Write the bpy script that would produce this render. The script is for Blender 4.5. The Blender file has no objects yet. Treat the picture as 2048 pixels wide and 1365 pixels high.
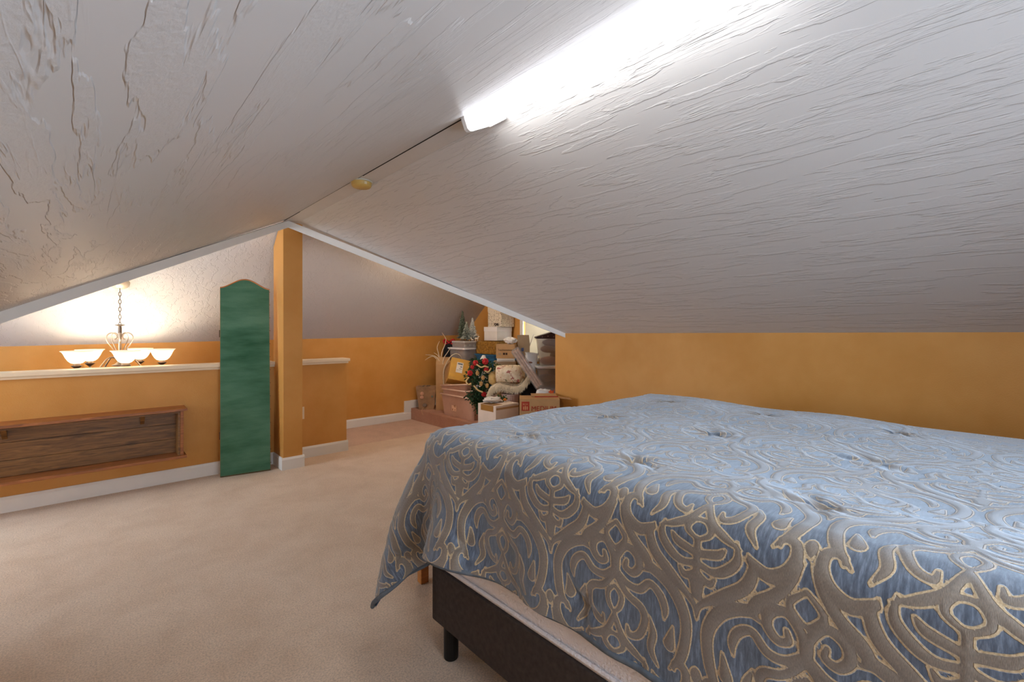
import bpy, bmesh, math, random
import numpy as np
from mathutils import Vector, Matrix

# ------------------------------------------------------------------ camera, world, exposure
SC = bpy.context.scene
COL = SC.collection
HC = 1.2                                   # eye height in metres
TH = math.atan2(986.0, 910.0)              # room X axis measured from the view direction
SX, CX = math.sin(TH), math.cos(TH)
cam_d = bpy.data.cameras.new('camera')
cam = bpy.data.objects.new('camera', cam_d); COL.objects.link(cam)
cam.location = (0, 0, HC)
cam.rotation_euler = (math.pi/2, 0, -math.atan2(CX, SX))
cam_d.sensor_width = 36.0
cam_d.lens = 910.0/2048.0*36.0
cam_d.shift_y = -21.5/2048.0
cam_d.clip_start = 0.02
SC.camera = cam

W = bpy.data.worlds.new('world'); SC.world = W; W.use_nodes = True
W.node_tree.nodes['Background'].inputs[0].default_value = (0.76, 0.86, 1.0, 1)
W.node_tree.nodes['Background'].inputs[1].default_value = 8.0
SC.view_settings.view_transform = 'Standard'
SC.view_settings.look = 'None'
SC.view_settings.exposure = 1.36
SC.view_settings.gamma = 1.0
SC.view_settings.use_curve_mapping = False
TUBE_POWER = 5.2        # emission of the ridge tube lens
BULB_POWER = 0.7         # watts per chandelier bulb

PASSAGE_FILL = 48.0      # glow of the fill dome added above the passage
R_ = random.Random(7)
def pt(u, F, z=0.0):
    """floor position of a direction (photo column u) at depth F along the view"""
    r = (u-1024.0)/910.0*F
    return Vector((r*SX+F*CX, -r*CX+F*SX, z))
FACE = -math.atan2(CX, SX)                 # rotation that makes local +Y point away from the viewer

# ------------------------------------------------------------------ materials
def lin(c):
    return tuple(((v/255.0)/12.92 if v/255.0 <= 0.04045 else ((v/255.0+0.055)/1.055)**2.4) for v in c)
MATS = {}
def newmat(name):
    m = bpy.data.materials.new(name); m.use_nodes = True
    nt = m.node_tree
    return m, nt, nt.nodes['Principled BSDF']
def N(nt, t, **kw):
    n = nt.nodes.new(t)
    for k, v in kw.items(): setattr(n, k, v)
    return n
def coords(nt, scale=(1, 1, 1), kind='Object', rot=(0, 0, 0)):
    tc = N(nt, 'ShaderNodeTexCoord'); mp = N(nt, 'ShaderNodeMapping')
    nt.links.new(tc.outputs[kind], mp.inputs[0])
    mp.inputs['Scale'].default_value = scale
    mp.inputs['Rotation'].default_value = rot
    return mp.outputs[0]
def noise(nt, vec, scale, detail=3, rough=0.55, dist=0.0):
    n = N(nt, 'ShaderNodeTexNoise')
    n.inputs['Scale'].default_value = scale; n.inputs['Detail'].default_value = detail
    n.inputs['Roughness'].default_value = rough; n.inputs['Distortion'].default_value = dist
    nt.links.new(vec, n.inputs['Vector'])
    return n.outputs['Fac']
def ramp(nt, fac, stops):
    r = N(nt, 'ShaderNodeValToRGB')
    el = r.color_ramp.elements
    while len(el) < len(stops): el.new(0.5)
    for e, (p, c) in zip(el, stops):
        e.position = p; e.color = tuple(c)+(1,) if len(c) == 3 else c
    nt.links.new(fac, r.inputs[0])
    return r.outputs[0]
def math_(nt, op, a, b=None, clamp=False):
    n = N(nt, 'ShaderNodeMath', operation=op); n.use_clamp = clamp
    for i, v in enumerate((a, b)):
        if v is None: continue
        if isinstance(v, (int, float)): n.inputs[i].default_value = v
        else: nt.links.new(v, n.inputs[i])
    return n.outputs[0]
def bump(nt, height, dist, strength=1.0):
    b = N(nt, 'ShaderNodeBump')
    b.inputs['Distance'].default_value = dist; b.inputs['Strength'].default_value = strength
    nt.links.new(height, b.inputs['Height'])
    return b.outputs[0]
def mixc(nt, fac, a, b):
    n = N(nt, 'ShaderNodeMix', data_type='RGBA')
    for i, v in ((0, fac), (6, a), (7, b)):
        if isinstance(v, (int, float)): n.inputs[i].default_value = v
        elif isinstance(v, tuple): n.inputs[i].default_value = v+(1,)
        else: nt.links.new(v, n.inputs[i])
    return n.outputs[2]

def mat(name, rgb, rough=0.6, var=0.12, vscale=6.0, bscale=0.0, bdist=0.001, spec=0.3, metal=0.0, sheen=0.0, stretch=(1, 1, 1), alt=None):
    """plain procedural material: base colour with noise variation and optional relief"""
    if name in MATS: return MATS[name]
    m, nt, b = newmat(name)
    c = lin(rgb)
    v = coords(nt, stretch)
    f = noise(nt, v, vscale, 4)
    lo = lin(alt) if alt else tuple(x*(1-var) for x in c)
    hi = c if alt else tuple(min(1, x*(1+var)) for x in c)
    nt.links.new(ramp(nt, f, [(0.3, lo), (0.7, hi)]), b.inputs['Base Color'])
    b.inputs['Roughness'].default_value = rough
    b.inputs['Specular IOR Level'].default_value = spec
    b.inputs['Metallic'].default_value = metal
    b.inputs['Sheen Weight'].default_value = sheen
    if bscale:
        nt.links.new(bump(nt, noise(nt, v, bscale, 3), bdist), b.inputs['Normal'])
    MATS[name] = m
    return m

def ceiling_mat(name, rgb):
    m, nt, b = newmat(name)
    v = coords(nt, (1, 0.11, 1))
    v2 = coords(nt, (1, 0.075, 1))
    warp = noise(nt, v, 20, 4, 0.55, 0.25)
    plate = ramp(nt, warp, [(0.515, (0, 0, 0)), (0.54, (1, 1, 1))])
    ridge = math_(nt, 'ABSOLUTE', math_(nt, 'SUBTRACT', noise(nt, v2, 42, 3, 0.55, 0.3), 0.5))
    ridge = math_(nt, 'SUBTRACT', 1.0, math_(nt, 'MULTIPLY', ridge, 30.0), clamp=True)
    gate = ramp(nt, noise(nt, coords(nt, (1, 0.35, 1)), 7, 2), [(0.48, (0, 0, 0)), (0.60, (1, 1, 1))])
    ridge = math_(nt, 'MULTIPLY', ridge, gate)
    fine = noise(nt, coords(nt, (1, 0.6, 1)), 150, 3)
    h = math_(nt, 'ADD', math_(nt, 'MULTIPLY', plate, 0.75), math_(nt, 'MULTIPLY', ridge, 0.6))
    h = math_(nt, 'ADD', h, math_(nt, 'MULTIPLY', math_(nt, 'MULTIPLY', fine, plate), 0.6))
    nt.links.new(bump(nt, h, 0.0016, 1.0), b.inputs['Normal'])
    b.inputs['Base Color'].default_value = lin(rgb)+(1,)
    b.inputs['Roughness'].default_value = 0.42
    b.inputs['Specular IOR Level'].default_value = 0.35
    MATS[name] = m
    return m

def wall_mat(name, rgb, rgb2):
    m, nt, b = newmat(name)
    v = coords(nt)
    f = noise(nt, v, 2.2, 4, 0.6)
    nt.links.new(ramp(nt, f, [(0.35, lin(rgb2)), (0.62, lin(rgb))]), b.inputs['Base Color'])
    b.inputs['Roughness'].default_value = 0.48
    b.inputs['Specular IOR Level'].default_value = 0.3
    nt.links.new(bump(nt, noise(nt, v, 170, 3), 0.0012, 0.7), b.inputs['Normal'])
    MATS[name] = m
    return m

def carpet_mat(name, rgb, dark):
    m, nt, b = newmat(name)
    v = coords(nt)
    big = noise(nt, v, 3.4, 7, 0.72, 0.3)
    col = ramp(nt, big, [(0.33, lin(dark)), (0.60, lin(rgb))])
    fine = ramp(nt, noise(nt, v, 150, 3, 0.75), [(0.38, (0, 0, 0)), (0.58, (1, 1, 1))])
    col = mixc(nt, fine, mixc(nt, 0.32, col, (0.10, 0.065, 0.045)), col)
    # a few small dark scuffs of their own shape
    sp = ramp(nt, noise(nt, coords(nt, (1, 2.2, 1)), 9, 3, 0.6), [(0.735, (0, 0, 0)), (0.78, (1, 1, 1))])
    col = mixc(nt, math_(nt, 'MULTIPLY', sp, 0.35), col, (0.09, 0.06, 0.045))
    nt.links.new(col, b.inputs['Base Color'])
    b.inputs['Roughness'].default_value = 0.95
    b.inputs['Specular IOR Level'].default_value = 0.08
    b.inputs['Sheen Weight'].default_value = 0.15
    h = math_(nt, 'ADD', noise(nt, v, 330, 3, 0.7), math_(nt, 'MULTIPLY', noise(nt, v, 60, 3), 0.7))
    nt.links.new(bump(nt, h, 0.006, 0.9), b.inputs['Normal'])
    MATS[name] = m
    return m

def wood_mat(name, rgb, dark, scale=(1.2, 14, 14), rough=0.45, knots=True):
    m, nt, b = newmat(name)
    v = coords(nt, scale)
    g = noise(nt, v, 3.5, 6, 0.65, 1.2)
    col = ramp(nt, g, [(0.30, lin(dark)), (0.68, lin(rgb))])
    fine = noise(nt, coords(nt, (scale[0]*2, scale[1]*8, scale[2]*8)), 4, 3)
    col = mixc(nt, math_(nt, 'MULTIPLY', fine, 0.35), col, lin(dark))
    if knots:
        vo = N(nt, 'ShaderNodeTexVoronoi'); vo.inputs['Scale'].default_value = 2.4
        nt.links.new(coords(nt, (1.15, 0.0, 2.6)), vo.inputs['Vector'])
        k = ramp(nt, vo.outputs['Distance'], [(0.06, (1, 1, 1)), (0.17, (0, 0, 0))])
        col = mixc(nt, k, col, tuple(x*0.25 for x in lin(dark)))
    nt.links.new(col, b.inputs['Base Color'])
    b.inputs['Roughness'].default_value = rough
    nt.links.new(bump(nt, g, 0.0015, 0.6), b.inputs['Normal'])
    MATS[name] = m
    return m

def clear_mat(name, rgb, keep=0.35, rough=0.25):
    """thin clear or frosted plastic: mostly passes straight through"""
    m = bpy.data.materials.new(name); m.use_nodes = True
    nt = m.node_tree; nt.nodes.clear()
    out = N(nt, 'ShaderNodeOutputMaterial'); mx = N(nt, 'ShaderNodeMixShader')
    tr = N(nt, 'ShaderNodeBsdfTransparent'); pb = N(nt, 'ShaderNodeBsdfPrincipled')
    c = lin(rgb)
    tr.inputs[0].default_value = tuple(0.5+0.5*x for x in c)+(1,)
    nt.links.new(ramp(nt, noise(nt, coords(nt), 20, 3), [(0.3, tuple(x*.9 for x in c)), (0.7, c)]), pb.inputs['Base Color'])
    pb.inputs['Roughness'].default_value = rough
    mx.inputs[0].default_value = keep
    nt.links.new(tr.outputs[0], mx.inputs[1]); nt.links.new(pb.outputs[0], mx.inputs[2])
    nt.links.new(mx.outputs[0], out.inputs[0])
    MATS[name] = m
    return m

def emit_mat(name, rgb, power):
    m = bpy.data.materials.new(name); m.use_nodes = True
    nt = m.node_tree; nt.nodes.clear()
    out = N(nt, 'ShaderNodeOutputMaterial'); e = N(nt, 'ShaderNodeEmission')
    e.inputs[0].default_value = lin(rgb)+(1,); e.inputs[1].default_value = power
    nt.links.new(e.outputs[0], out.inputs[0])
    MATS[name] = m
    return m

M_CEIL = ceiling_mat('textured_ceiling', (208, 206, 204))
M_WALL = wall_mat('ochre_wall', (209, 152, 80), (200, 141, 67))
M_CARPET = carpet_mat('carpet', (243, 219, 193), (230, 203, 175))
M_CARPET2 = carpet_mat('carpet_passage', (230, 196, 172), (214, 180, 156))
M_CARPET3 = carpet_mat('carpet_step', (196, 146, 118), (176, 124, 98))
M_TRIM = mat('white_trim', (232, 230, 224), 0.4, 0.03, 5)
M_CAP = mat('cream_cap', (232, 212, 180), 0.4, 0.05, 8)
M_WHITE = mat('white_paint', (238, 238, 236), 0.4, 0.02, 5)
M_GAPSHADE = mat('gap_shade', (30, 24, 20), 0.9, 0.1, 5)
M_CARD = mat('cardboard', (186, 146, 100), 0.8, 0.08, 10, 200, 0.0005)
M_CARD2 = mat('cardboard_grey', (158, 136, 108), 0.8, 0.08, 10, 200, 0.0005)
M_CARD3 = mat('cardboard_yellow', (202, 156, 72), 0.45, 0.08, 10, 150, 0.0005)
M_TAPE = mat('packing_tape', (164, 118, 60), 0.25, 0.06, 10)
M_PAPER = mat('white_paper', (226, 222, 214), 0.7, 0.05, 12, 30, 0.002)
M_BLACK = mat('black_cloth', (26, 25, 28), 0.85, 0.2, 20, 90, 0.002)
M_INK = mat('dark_ink', (62, 42, 30), 0.8, 0.05, 10)
M_REDINK = mat('red_ink', (168, 62, 44), 0.8, 0.1, 10)
M_PINKPL = clear_mat('frosted_pink_plastic', (214, 172, 150), 0.80, 0.35)
M_CLEAR = clear_mat('clear_plastic', (226, 220, 214), 0.26, 0.15)
M_FROST = clear_mat('frosted_plastic', (224, 220, 214), 0.62, 0.3)
M_GREEN = mat('garland_green', (44, 72, 40), 0.7, 0.35, 30)
M_RED = mat('flower_red', (176, 34, 34), 0.6, 0.25, 30)
M_BEIGE = mat('beige_ribbon', (206, 176, 122), 0.7, 0.15, 20)

# ------------------------------------------------------------------ geometry helpers
class MB:
    """collects geometry, then becomes one mesh object"""
    def __init__(s): s.v = []; s.f = []; s.mi = []
    def add(s, verts, faces, M=None):
        o = len(s.v)
        for p in verts:
            p = Vector(p)
            s.v.append(tuple(M @ p) if M is not None else tuple(p))
        s.f += [tuple(i+o for i in f) for f in faces]
        return s
    def box(s, x0, x1, y0, y1, z0, z1, M=None, taper=1.0):
        cx, cy = (x0+x1)/2, (y0+y1)/2
        vs = []
        for z, k in ((z0, taper), (z1, 1.0)):
            for x, y in ((x0, y0), (x1, y0), (x1, y1), (x0, y1)):
                vs.append((cx+(x-cx)*k, cy+(y-cy)*k, z))
        return s.add(vs, [(3, 2, 1, 0), (4, 5, 6, 7), (0, 1, 5, 4), (1, 2, 6, 5), (2, 3, 7, 6), (3, 0, 4, 7)], M)
    def prism(s, poly, a, b, axis='y', M=None):
        """2-D polygon extruded between a and b along axis; polygon is (x,z), (y,z) or (x,y)"""
        n = len(poly)
        def mk(p, t):
            if axis == 'y': return (p[0], t, p[1])
            if axis == 'x': return (t, p[0], p[1])
            return (p[0], p[1], t)
        vs = [mk(p, a) for p in poly]+[mk(p, b) for p in poly]
        fs = [tuple(range(n-1, -1, -1)), tuple(range(n, 2*n))]+[(i, (i+1) % n, n+(i+1) % n, n+i) for i in range(n)]
        return s.add(vs, fs, M)
    def slab(s, pts3, thick):
        """polygon in space thickened upwards (+z)"""
        n = len(pts3)
        vs = list(pts3)+[(p[0], p[1], p[2]+thick) for p in pts3]
        return s.add(vs, [tuple(range(n-1, -1, -1)), tuple(range(n, 2*n))]+[(i, (i+1) % n, n+(i+1) % n, n+i) for i in range(n)])
    def lathe(s, prof, seg=24, M=None, capb=True, capt=True):
        vs = []; fs = []
        for r, z in prof:
            for i in range(seg):
                a = 2*math.pi*i/seg; vs.append((r*math.cos(a), r*math.sin(a), z))
        for j in range(len(prof)-1):
            for i in range(seg):
                k = (i+1) % seg
                fs.append((j*seg+i, j*seg+k, (j+1)*seg+k, (j+1)*seg+i))
        if capb: fs.append(tuple(range(seg-1, -1, -1)))
        if capt: fs.append(tuple(range((len(prof)-1)*seg, len(prof)*seg)))
        return s.add(vs, fs, M)
    def tube(s, path, rad, seg=6, M=None):
        path = [Vector(p) for p in path]; n = len(path)
        rr = rad if isinstance(rad, (list, tuple)) else [rad]*n
        vs = []; fs = []; up = Vector((0, 0, 1)); pn = None
        for i, p in enumerate(path):
            t = (path[min(i+1, n-1)]-path[max(i-1, 0)])
            if t.length < 1e-9: t = Vector((0, 0, 1))
            t.normalize()
            if pn is None:
                a = t.cross(up)
                if a.length < 1e-3: a = t.cross(Vector((1, 0, 0)))
            else:
                a = pn - t*pn.dot(t)
                if a.length < 1e-6: a = t.cross(up)
            a.normalize(); pn = a; b = t.cross(a)
            for k in range(seg):
                th = 2*math.pi*k/seg
                vs.append(p+(a*math.cos(th)+b*math.sin(th))*rr[i])
        for i in range(n-1):
            for k in range(seg):
                q = (k+1) % seg
                fs.append((i*seg+k, i*seg+q, (i+1)*seg+q, (i+1)*seg+k))
        fs.append(tuple(range(seg-1, -1, -1))); fs.append(tuple(range((n-1)*seg, n*seg)))
        return s.add(vs, fs, M)
    def ball(s, c, r, seg=12, rings=8, M=None, jit=0.0, rnd=None):
        vs = []; fs = []
        rx, ry, rz = (r, r, r) if isinstance(r, (int, float)) else r
        for j in range(rings+1):
            ph = math.pi*j/rings
            for i in range(seg):
                th = 2*math.pi*i/seg
                k = 1+(rnd.uniform(-jit, jit) if rnd and 0 < j < rings else 0)
                vs.append((c[0]+rx*k*math.sin(ph)*math.cos(th), c[1]+ry*k*math.sin(ph)*math.sin(th), c[2]+rz*k*math.cos(ph)))
        for j in range(rings):
            for i in range(seg):
                q = (i+1) % seg
                fs.append((j*seg+i, (j+1)*seg+i, (j+1)*seg+q, j*seg+q))
        return s.add(vs, fs, M)
    def grid(s, pts, closed=False):
        """pts[i][j] -> quads"""
        n, m = len(pts), len(pts[0])
        vs = [p for row in pts for p in row]
        fs = [(i*m+j, (i+1)*m+j, (i+1)*m+j+1, i*m+j+1) for i in range(n-1) for j in range(m-1)]
        return s.add(vs, fs)
    def build(s, name, m, parent=None, smooth=False, bevel=0.0, merge=False):
        me = bpy.data.meshes.new(name)
        me.from_pydata(s.v, [], s.f)
        if bevel or merge:
            bm = bmesh.new(); bm.from_mesh(me)
            if merge: bmesh.ops.remove_doubles(bm, verts=bm.verts, dist=1e-5)
            if bevel:
                es = [e for e in bm.edges if len(e.link_faces) == 2 and e.calc_face_angle(0) > 0.6]
                bmesh.ops.bevel(bm, geom=es, offset=bevel, segments=2, affect='EDGES', profile=0.6)
            bm.normal_update(); bm.to_mesh(me); bm.free()
        me.validate(); me.update()
        if smooth:
            me.polygons.foreach_set('use_smooth', [True]*len(me.polygons))
            if bevel == 0 and smooth == 'auto':
                pass
        if m is not None: me.materials.append(m)
        o = bpy.data.objects.new(name, me); COL.objects.link(o)
        if parent is not None: o.parent = parent
        return o

def tag(o, label=None, cat=None, group=None, kind=None):
    if label: o['label'] = label
    if cat: o['category'] = cat
    if group: o['group'] = group
    if kind: o['kind'] = kind
    return o
def thing(name, label, cat, loc=(0, 0, 0), rz=0.0, group=None, rot=None):
    o = bpy.data.objects.new(name, None); COL.objects.link(o)
    o.empty_display_size = 0.05
    o.location = loc; o.rotation_euler = rot if rot else (0, 0, rz)
    return tag(o, label, cat, group)
def struct(name, mb, m, label=None, parent=None, bevel=0.0):
    o = mb.build(name, m, parent, bevel=bevel)
    if parent is None: tag(o, label, None, None, 'structure')
    return o
def text(name, body, size, m, parent, loc, rot, ext=0.0006, sx=1.0):
    cu = bpy.data.curves.new(name, 'FONT'); cu.body = body; cu.size = size; cu.extrude = ext
    cu.align_x = 'LEFT'; cu.align_y = 'BOTTOM_BASELINE'
    tmp = bpy.data.objects.new(name+'_tmp', cu); COL.objects.link(tmp)
    bpy.context.view_layer.update()
    me = bpy.data.meshes.new_from_object(tmp.evaluated_get(bpy.context.evaluated_depsgraph_get()))
    bpy.data.objects.remove(tmp); bpy.data.curves.remove(cu)
    me.materials.clear(); me.materials.append(m)
    o = bpy.data.objects.new(name, me); COL.objects.link(o)
    o.parent = parent; o.location = loc; o.rotation_euler = rot; o.scale = (sx, 1, 1)
    return o
def crom(pts, k=8):
    """Catmull-Rom through points of any dimension"""
    P = [np.array(p, float) for p in pts]; P = [2*P[0]-P[1]]+P+[2*P[-1]-P[-2]]
    out = []
    for i in range(1, len(P)-2):
        for j in range(k):
            t = j/k; a, b, c, d = P[i-1:i+3]
            out.append(0.5*(2*b+(c-a)*t+(2*a-5*b+4*c-d)*t*t+(3*b-a-3*c+d)*t**3))
    out.append(P[-2])
    return out

# ================================================================== SETTING
RX, RZ = 1.194, 2.130           # ridge of the room
XS = 1.310                      # right edge of the flat ridge strip
XK = 3.170                      # right knee wall
XL = -0.670                     # left knee wall
YB = -0.95                      # wall behind the viewer
YV = 4.160                      # where the ridges meet
YVE = 2.73                      # foot of the valley at the right knee wall
YFAR = 5.450                    # far wall
XE = 4.080                      # end wall with the window
XW = -2.20                      # end of the stairwell
ZL = RZ-0.565*(RX-XL)
YVL = YV-0.71*(RX-XL)
ZMR = 2.165                     # main roof ridge
ZLOW = -2.5                     # lower storey
def zr(x, y):                   # right slope, sagging a little along the wall
    k = (x-XS)/(XK-XS)
    return RZ-k*(RZ-1.172)+k*0.02*max(0, min(1, (YVE-y)/2.9))
def zfar(x): return 1.07+0.0128*(x+0.5)

f = MB().box(XW, XK-0.005, YB, 4.58, -0.12, 0.0)
struct('floor', f, M_CARPET, 'beige carpet of the loft room')
f = MB().box(1.62, XK-0.005, 4.58, YFAR, -0.12, -0.0015)
struct('floor', f, M_CARPET2, 'pinkish carpet of the passage behind the half wall')
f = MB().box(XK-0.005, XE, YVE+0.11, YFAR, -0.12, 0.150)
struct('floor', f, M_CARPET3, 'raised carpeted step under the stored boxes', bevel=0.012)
f = MB().box(XW, 1.62, 4.58, YFAR, ZLOW-0.1, ZLOW)
struct('floor', f, M_CARPET2, 'lower storey floor under the chandelier')

# ceilings: left slope, right slope, flat strip, main roof slopes
def grid_slab(fz, corners, nu, nv, thick):
    """bilinear patch in plan lifted by fz(x,y)"""
    a, b, c, d = [np.array(p, float) for p in corners]
    top, bot = [], []
    mb = MB()
    P = []
    for i in range(nu+1):
        row = []
        for j in range(nv+1):
            s, t = i/nu, j/nv
            p = (1-s)*((1-t)*a+t*d)+s*((1-t)*b+t*c)
            row.append((p[0], p[1], fz(p[0], p[1])))
        P.append(row)
    mb.grid(P)
    n0 = len(mb.v)
    Q = [[(x, y, z+thick) for x, y, z in row] for row in P]
    mb.grid([r[::-1] for r in Q])
    loop = [(P[i][0], Q[i][0]) for i in range(nu+1)]+[(P[nu][j], Q[nu][j]) for j in range(1, nv+1)]
    loop += [(P[i][nv], Q[i][nv]) for i in range(nu-1, -1, -1)]+[(P[0][j], Q[0][j]) for j in range(nv-1, -1, -1)]
    for k in range(len(loop)-1):
        (p, q), (p2, q2) = loop[k], loop[k+1]
        mb.add([p, p2, q2, q], [(0, 1, 2, 3)])
    return mb
cl = grid_slab(lambda x, y: RZ-0.565*(RX-x), [(RX-0.004, YB), (RX-0.004, YV), (XL, YVL), (XL, YB)], 4, 4, 0.03)
struct('ceiling', cl, M_CEIL, 'left slope of the white trowelled ceiling')
cr = grid_slab(zr, [(XK+0.02, YB), (XK+0.02, YVE), (XS, YV), (XS, YB)], 8, 12, 0.03)
struct('ceiling', cr, M_CEIL, 'right slope of the white trowelled ceiling over the bed')
struct('ceiling', MB().box(RX+0.003, XS, YB, YV, RZ+0.001, RZ+0.025), mat('ridge_paint', (206, 203, 199), 0.45, 0.03, 4, 60, 0.0008), 'flat white ridge strip')
for a, b, w_ in ((1.58, 2.62, 0.0085), (2.62, 3.75, 0.0040), (3.75, YV-0.012, 0.0085)):  # dark strips paint in the shade of the ridge gap
    struct('ridge_gap_shade', MB().box(RX-0.003, RX-0.003+w_, a, b, RZ-0.0012, RZ+0.0008), M_GAPSHADE, 'dark strip standing for the shade in the ceiling ridge gap')
struct('ceiling', MB().box(RX-0.06, XS, YB, YV, RZ+0.032, RZ+0.06), M_GAPSHADE, 'dark cover standing for the shade above the ridge gap')  # cover coloured dark for the shade above the gap
yF0, yF1 = 4.27, 4.06
fs_ = grid_slab(lambda x, y: zfar(x)+(ZMR-zfar(x))*(YFAR-y)/(YFAR-yF0), [(XW, YFAR), (XE, YFAR), (XE, yF0), (XW, yF0)], 8, 3, 0.03)
struct('ceiling', fs_, M_CEIL, 'far slope of the white ceiling beyond the half wall')
struct('ceiling', MB().box(XW, XE, yF1, yF0, ZMR, ZMR+0.03), M_CEIL, 'flat strip at the cross ridge')
zn = lambda y: ZMR-(ZMR-1.16)*(yF1-y)/(yF1-YVE)
struct('ceiling', MB().slab([(1.33, yF1, ZMR), (XK+0.03, YVE, 1.17), (XE, YVE, 1.17), (XE, yF1, ZMR)], 0.03), M_CEIL, 'near slope over the storage alcove')
struct('ceiling', MB().slab([(RX-0.05, yF1, ZMR), (XW, yF1, ZMR), (XW, YVL, ZL), (XL-0.02, YVL, ZL)], 0.03), M_CEIL, 'near slope beside the stairwell')

# walls
struct('wall_right', MB().prism([(XK, 0), (XK+0.11, 0), (XK+0.11, 1.20), (XK, 1.195)], YB, YVE+0.11), M_WALL, 'low ochre knee wall behind the bed')
struct('wall_left', MB().box(XL-0.1, XL, YB, YVL, 0, ZL+0.01), M_WALL, 'low ochre knee wall on the left')
BX0, BX1, BZ0, BZ1 = 0.12, 1.40, 0.80, 1.50      # unseen window added in the gable behind the viewer
bw = MB().prism([(XL-0.1, 0), (BX0, 0), (BX0, RZ+0.05-0.565*(RX-BX0)), (XL-0.1, ZL)], YB-0.1, YB)
bw.prism([(BX1, 0), (XK+0.1, 0), (XK+0.1, 1.16), (BX1, zr(BX1, YB)+0.03)], YB-0.1, YB)
bw.prism([(BX0, 0), (BX1, 0), (BX1, BZ0), (BX0, BZ0)], YB-0.1, YB)
bw.prism([(BX0, min(BZ1, RZ-0.565*(RX-BX0))), (BX0+0.2, BZ1), (BX1-0.1, BZ1), (BX1, BZ1), (BX1, zr(BX1, YB)+0.03), (XS, RZ+0.05), (RX, RZ+0.05), (BX0, RZ+0.05-0.565*(RX-BX0))], YB-0.1, YB)
struct('wall_back', bw, M_WALL, 'ochre gable wall behind the viewer')
struct('wall_alcove', MB().box(XK+0.11, XE, YVE, YVE+0.11, 0, 1.22), M_WALL, 'ochre return wall of the storage alcove')
struct('wall_stair', MB().box(XW, XL-0.1, YVL-0.1, YVL, 0, ZL+0.03), M_WALL, 'ochre wall beside the stairwell')
far = MB()
NX = 12
bl = [(XW+(XE-XW)*i/NX) for i in range(NX+1)]
far.prism([(XW, ZLOW)]+[(XE+0.1, ZLOW)]+[(x if i else XE+0.1, zfar(x)+0.012) for i, x in enumerate(bl[::-1])], YFAR, YFAR+0.1)
struct('wall_far', far, M_WALL, 'ochre far wall under the sloping ceiling')
# end wall with a window opening
WY0, WY1, WZ0, WZ1 = 3.50, 4.20, 0.86, 1.62
ew = MB()
prof = [(YVE, 1.20), (yF1, ZMR+0.02), (yF0, ZMR+0.02), (YFAR, zfar(XE)+0.02)]
ew.prism([(YVE, 0), (WY0, 0), (WY0, WZ1), (WY0, 1.20+(ZMR-1.2)*(WY0-YVE)/(yF1-YVE)), (YVE, 1.20)], XE, XE+0.1, 'x')
ew.prism([(WY0, 0), (WY1, 0), (WY1, WZ0), (WY0, WZ0)], XE, XE+0.1, 'x')
ew.prism([(WY0, WZ1), (WY1, WZ1), (WY1, ZMR+0.02), (yF1, ZMR+0.02), (WY0, 1.20+(ZMR-1.2)*(WY0-YVE)/(yF1-YVE))], XE, XE+0.1, 'x')
ew.prism([(WY1, 0), (YFAR, 0), (YFAR, zfar(XE)+0.02), (yF0, ZMR+0.02), (WY1, ZMR+0.02)], XE, XE+0.1, 'x')
struct('wall_end', ew, M_WALL, 'ochre gable wall with the small window')
SW0, SW1, SZ0, SZ1 = 3.62, 4.78, 0.40, 1.66      # unseen window added for fill daylight at the main roof's other end
swl = MB().box(XW-0.1, XW, YVL-0.1, SW0, ZLOW, ZMR+0.05)
swl.box(XW-0.1, XW, SW1, YFAR+0.1, ZLOW, ZMR+0.05); swl.box(XW-0.1, XW, SW0, SW1, ZLOW, SZ0); swl.box(XW-0.1, XW, SW0, SW1, SZ1, ZMR+0.05)
struct('wall_stairwell', swl, M_WALL, 'ochre gable wall at the stairwell end')
w3 = struct('added_window_stair', MB().box(XW-0.06, XW-0.055, SW0, SW1, SZ0, SZ1), clear_mat('added_glass_stair', (240, 243, 246), 0.05, 0.02), 'unseen fill-light window added in the gable at the stairwell end')
for a, b, c, d in ((SW0-0.05, SW0, SZ0-0.05, SZ1+0.05), (SW1, SW1+0.05, SZ0-0.05, SZ1+0.05), (SW0, SW1, SZ1, SZ1+0.05), (SW0, SW1, SZ0-0.05, SZ0)):
    MB().box(XW-0.02, XW+0.014, a, b, c, d).build('window_frame', M_TRIM, w3)
pl = bpy.data.lights.new('stair_portal', 'AREA'); pl.shape = 'RECTANGLE'; pl.size = SW1-SW0; pl.size_y = SZ1-SZ0; pl.cycles.is_portal = True
po = bpy.data.objects.new('stair_portal', pl); COL.objects.link(po)
po.location = (XW-0.11, (SW0+SW1)/2, (SZ0+SZ1)/2); po.rotation_euler = (math.pi/2, 0, -math.pi/2); po.parent = w3
struct('wall_below', MB().box(1.62, 1.72, 4.58, YFAR, ZLOW, -0.12), M_WALL, 'ochre stairwell wall below the passage')

# half wall with its cap
hw = MB().box(XW, 1.868, 4.462, 4.58, ZLOW, 0.876)
struct('wall_half', hw, M_WALL, 'ochre half wall between room and stairwell')
for nm, a, b in (('cap', XW, 1.205), ('cap', 1.36, 1.893)):
    c = MB().box(a, b, 4.428, 4.614, 0.892, 0.921)
    o = struct('trim_1' if a < 0 else 'trim_2', c, M_CAP, 'cream cap board on the half wall'+(' left of the post' if a < 0 else ' right of the post'), bevel=0.005)
    q = MB().box(a, b-(0.012 if a > 0 else 0), 4.442, 4.600, 0.873, 0.892)
    q.build('cove_moulding', M_CAP, o, bevel=0.004)

# post under the crossing of the ridges
post = MB().prism([(4.195, 0), (4.475, 0), (4.475, 1.955), (4.285, 2.135), (4.195, 2.135)], 1.203, 1.362, 'x')
struct('wall_post', post, M_WALL, 'ochre square post under the ridge', bevel=0.004)

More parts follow.
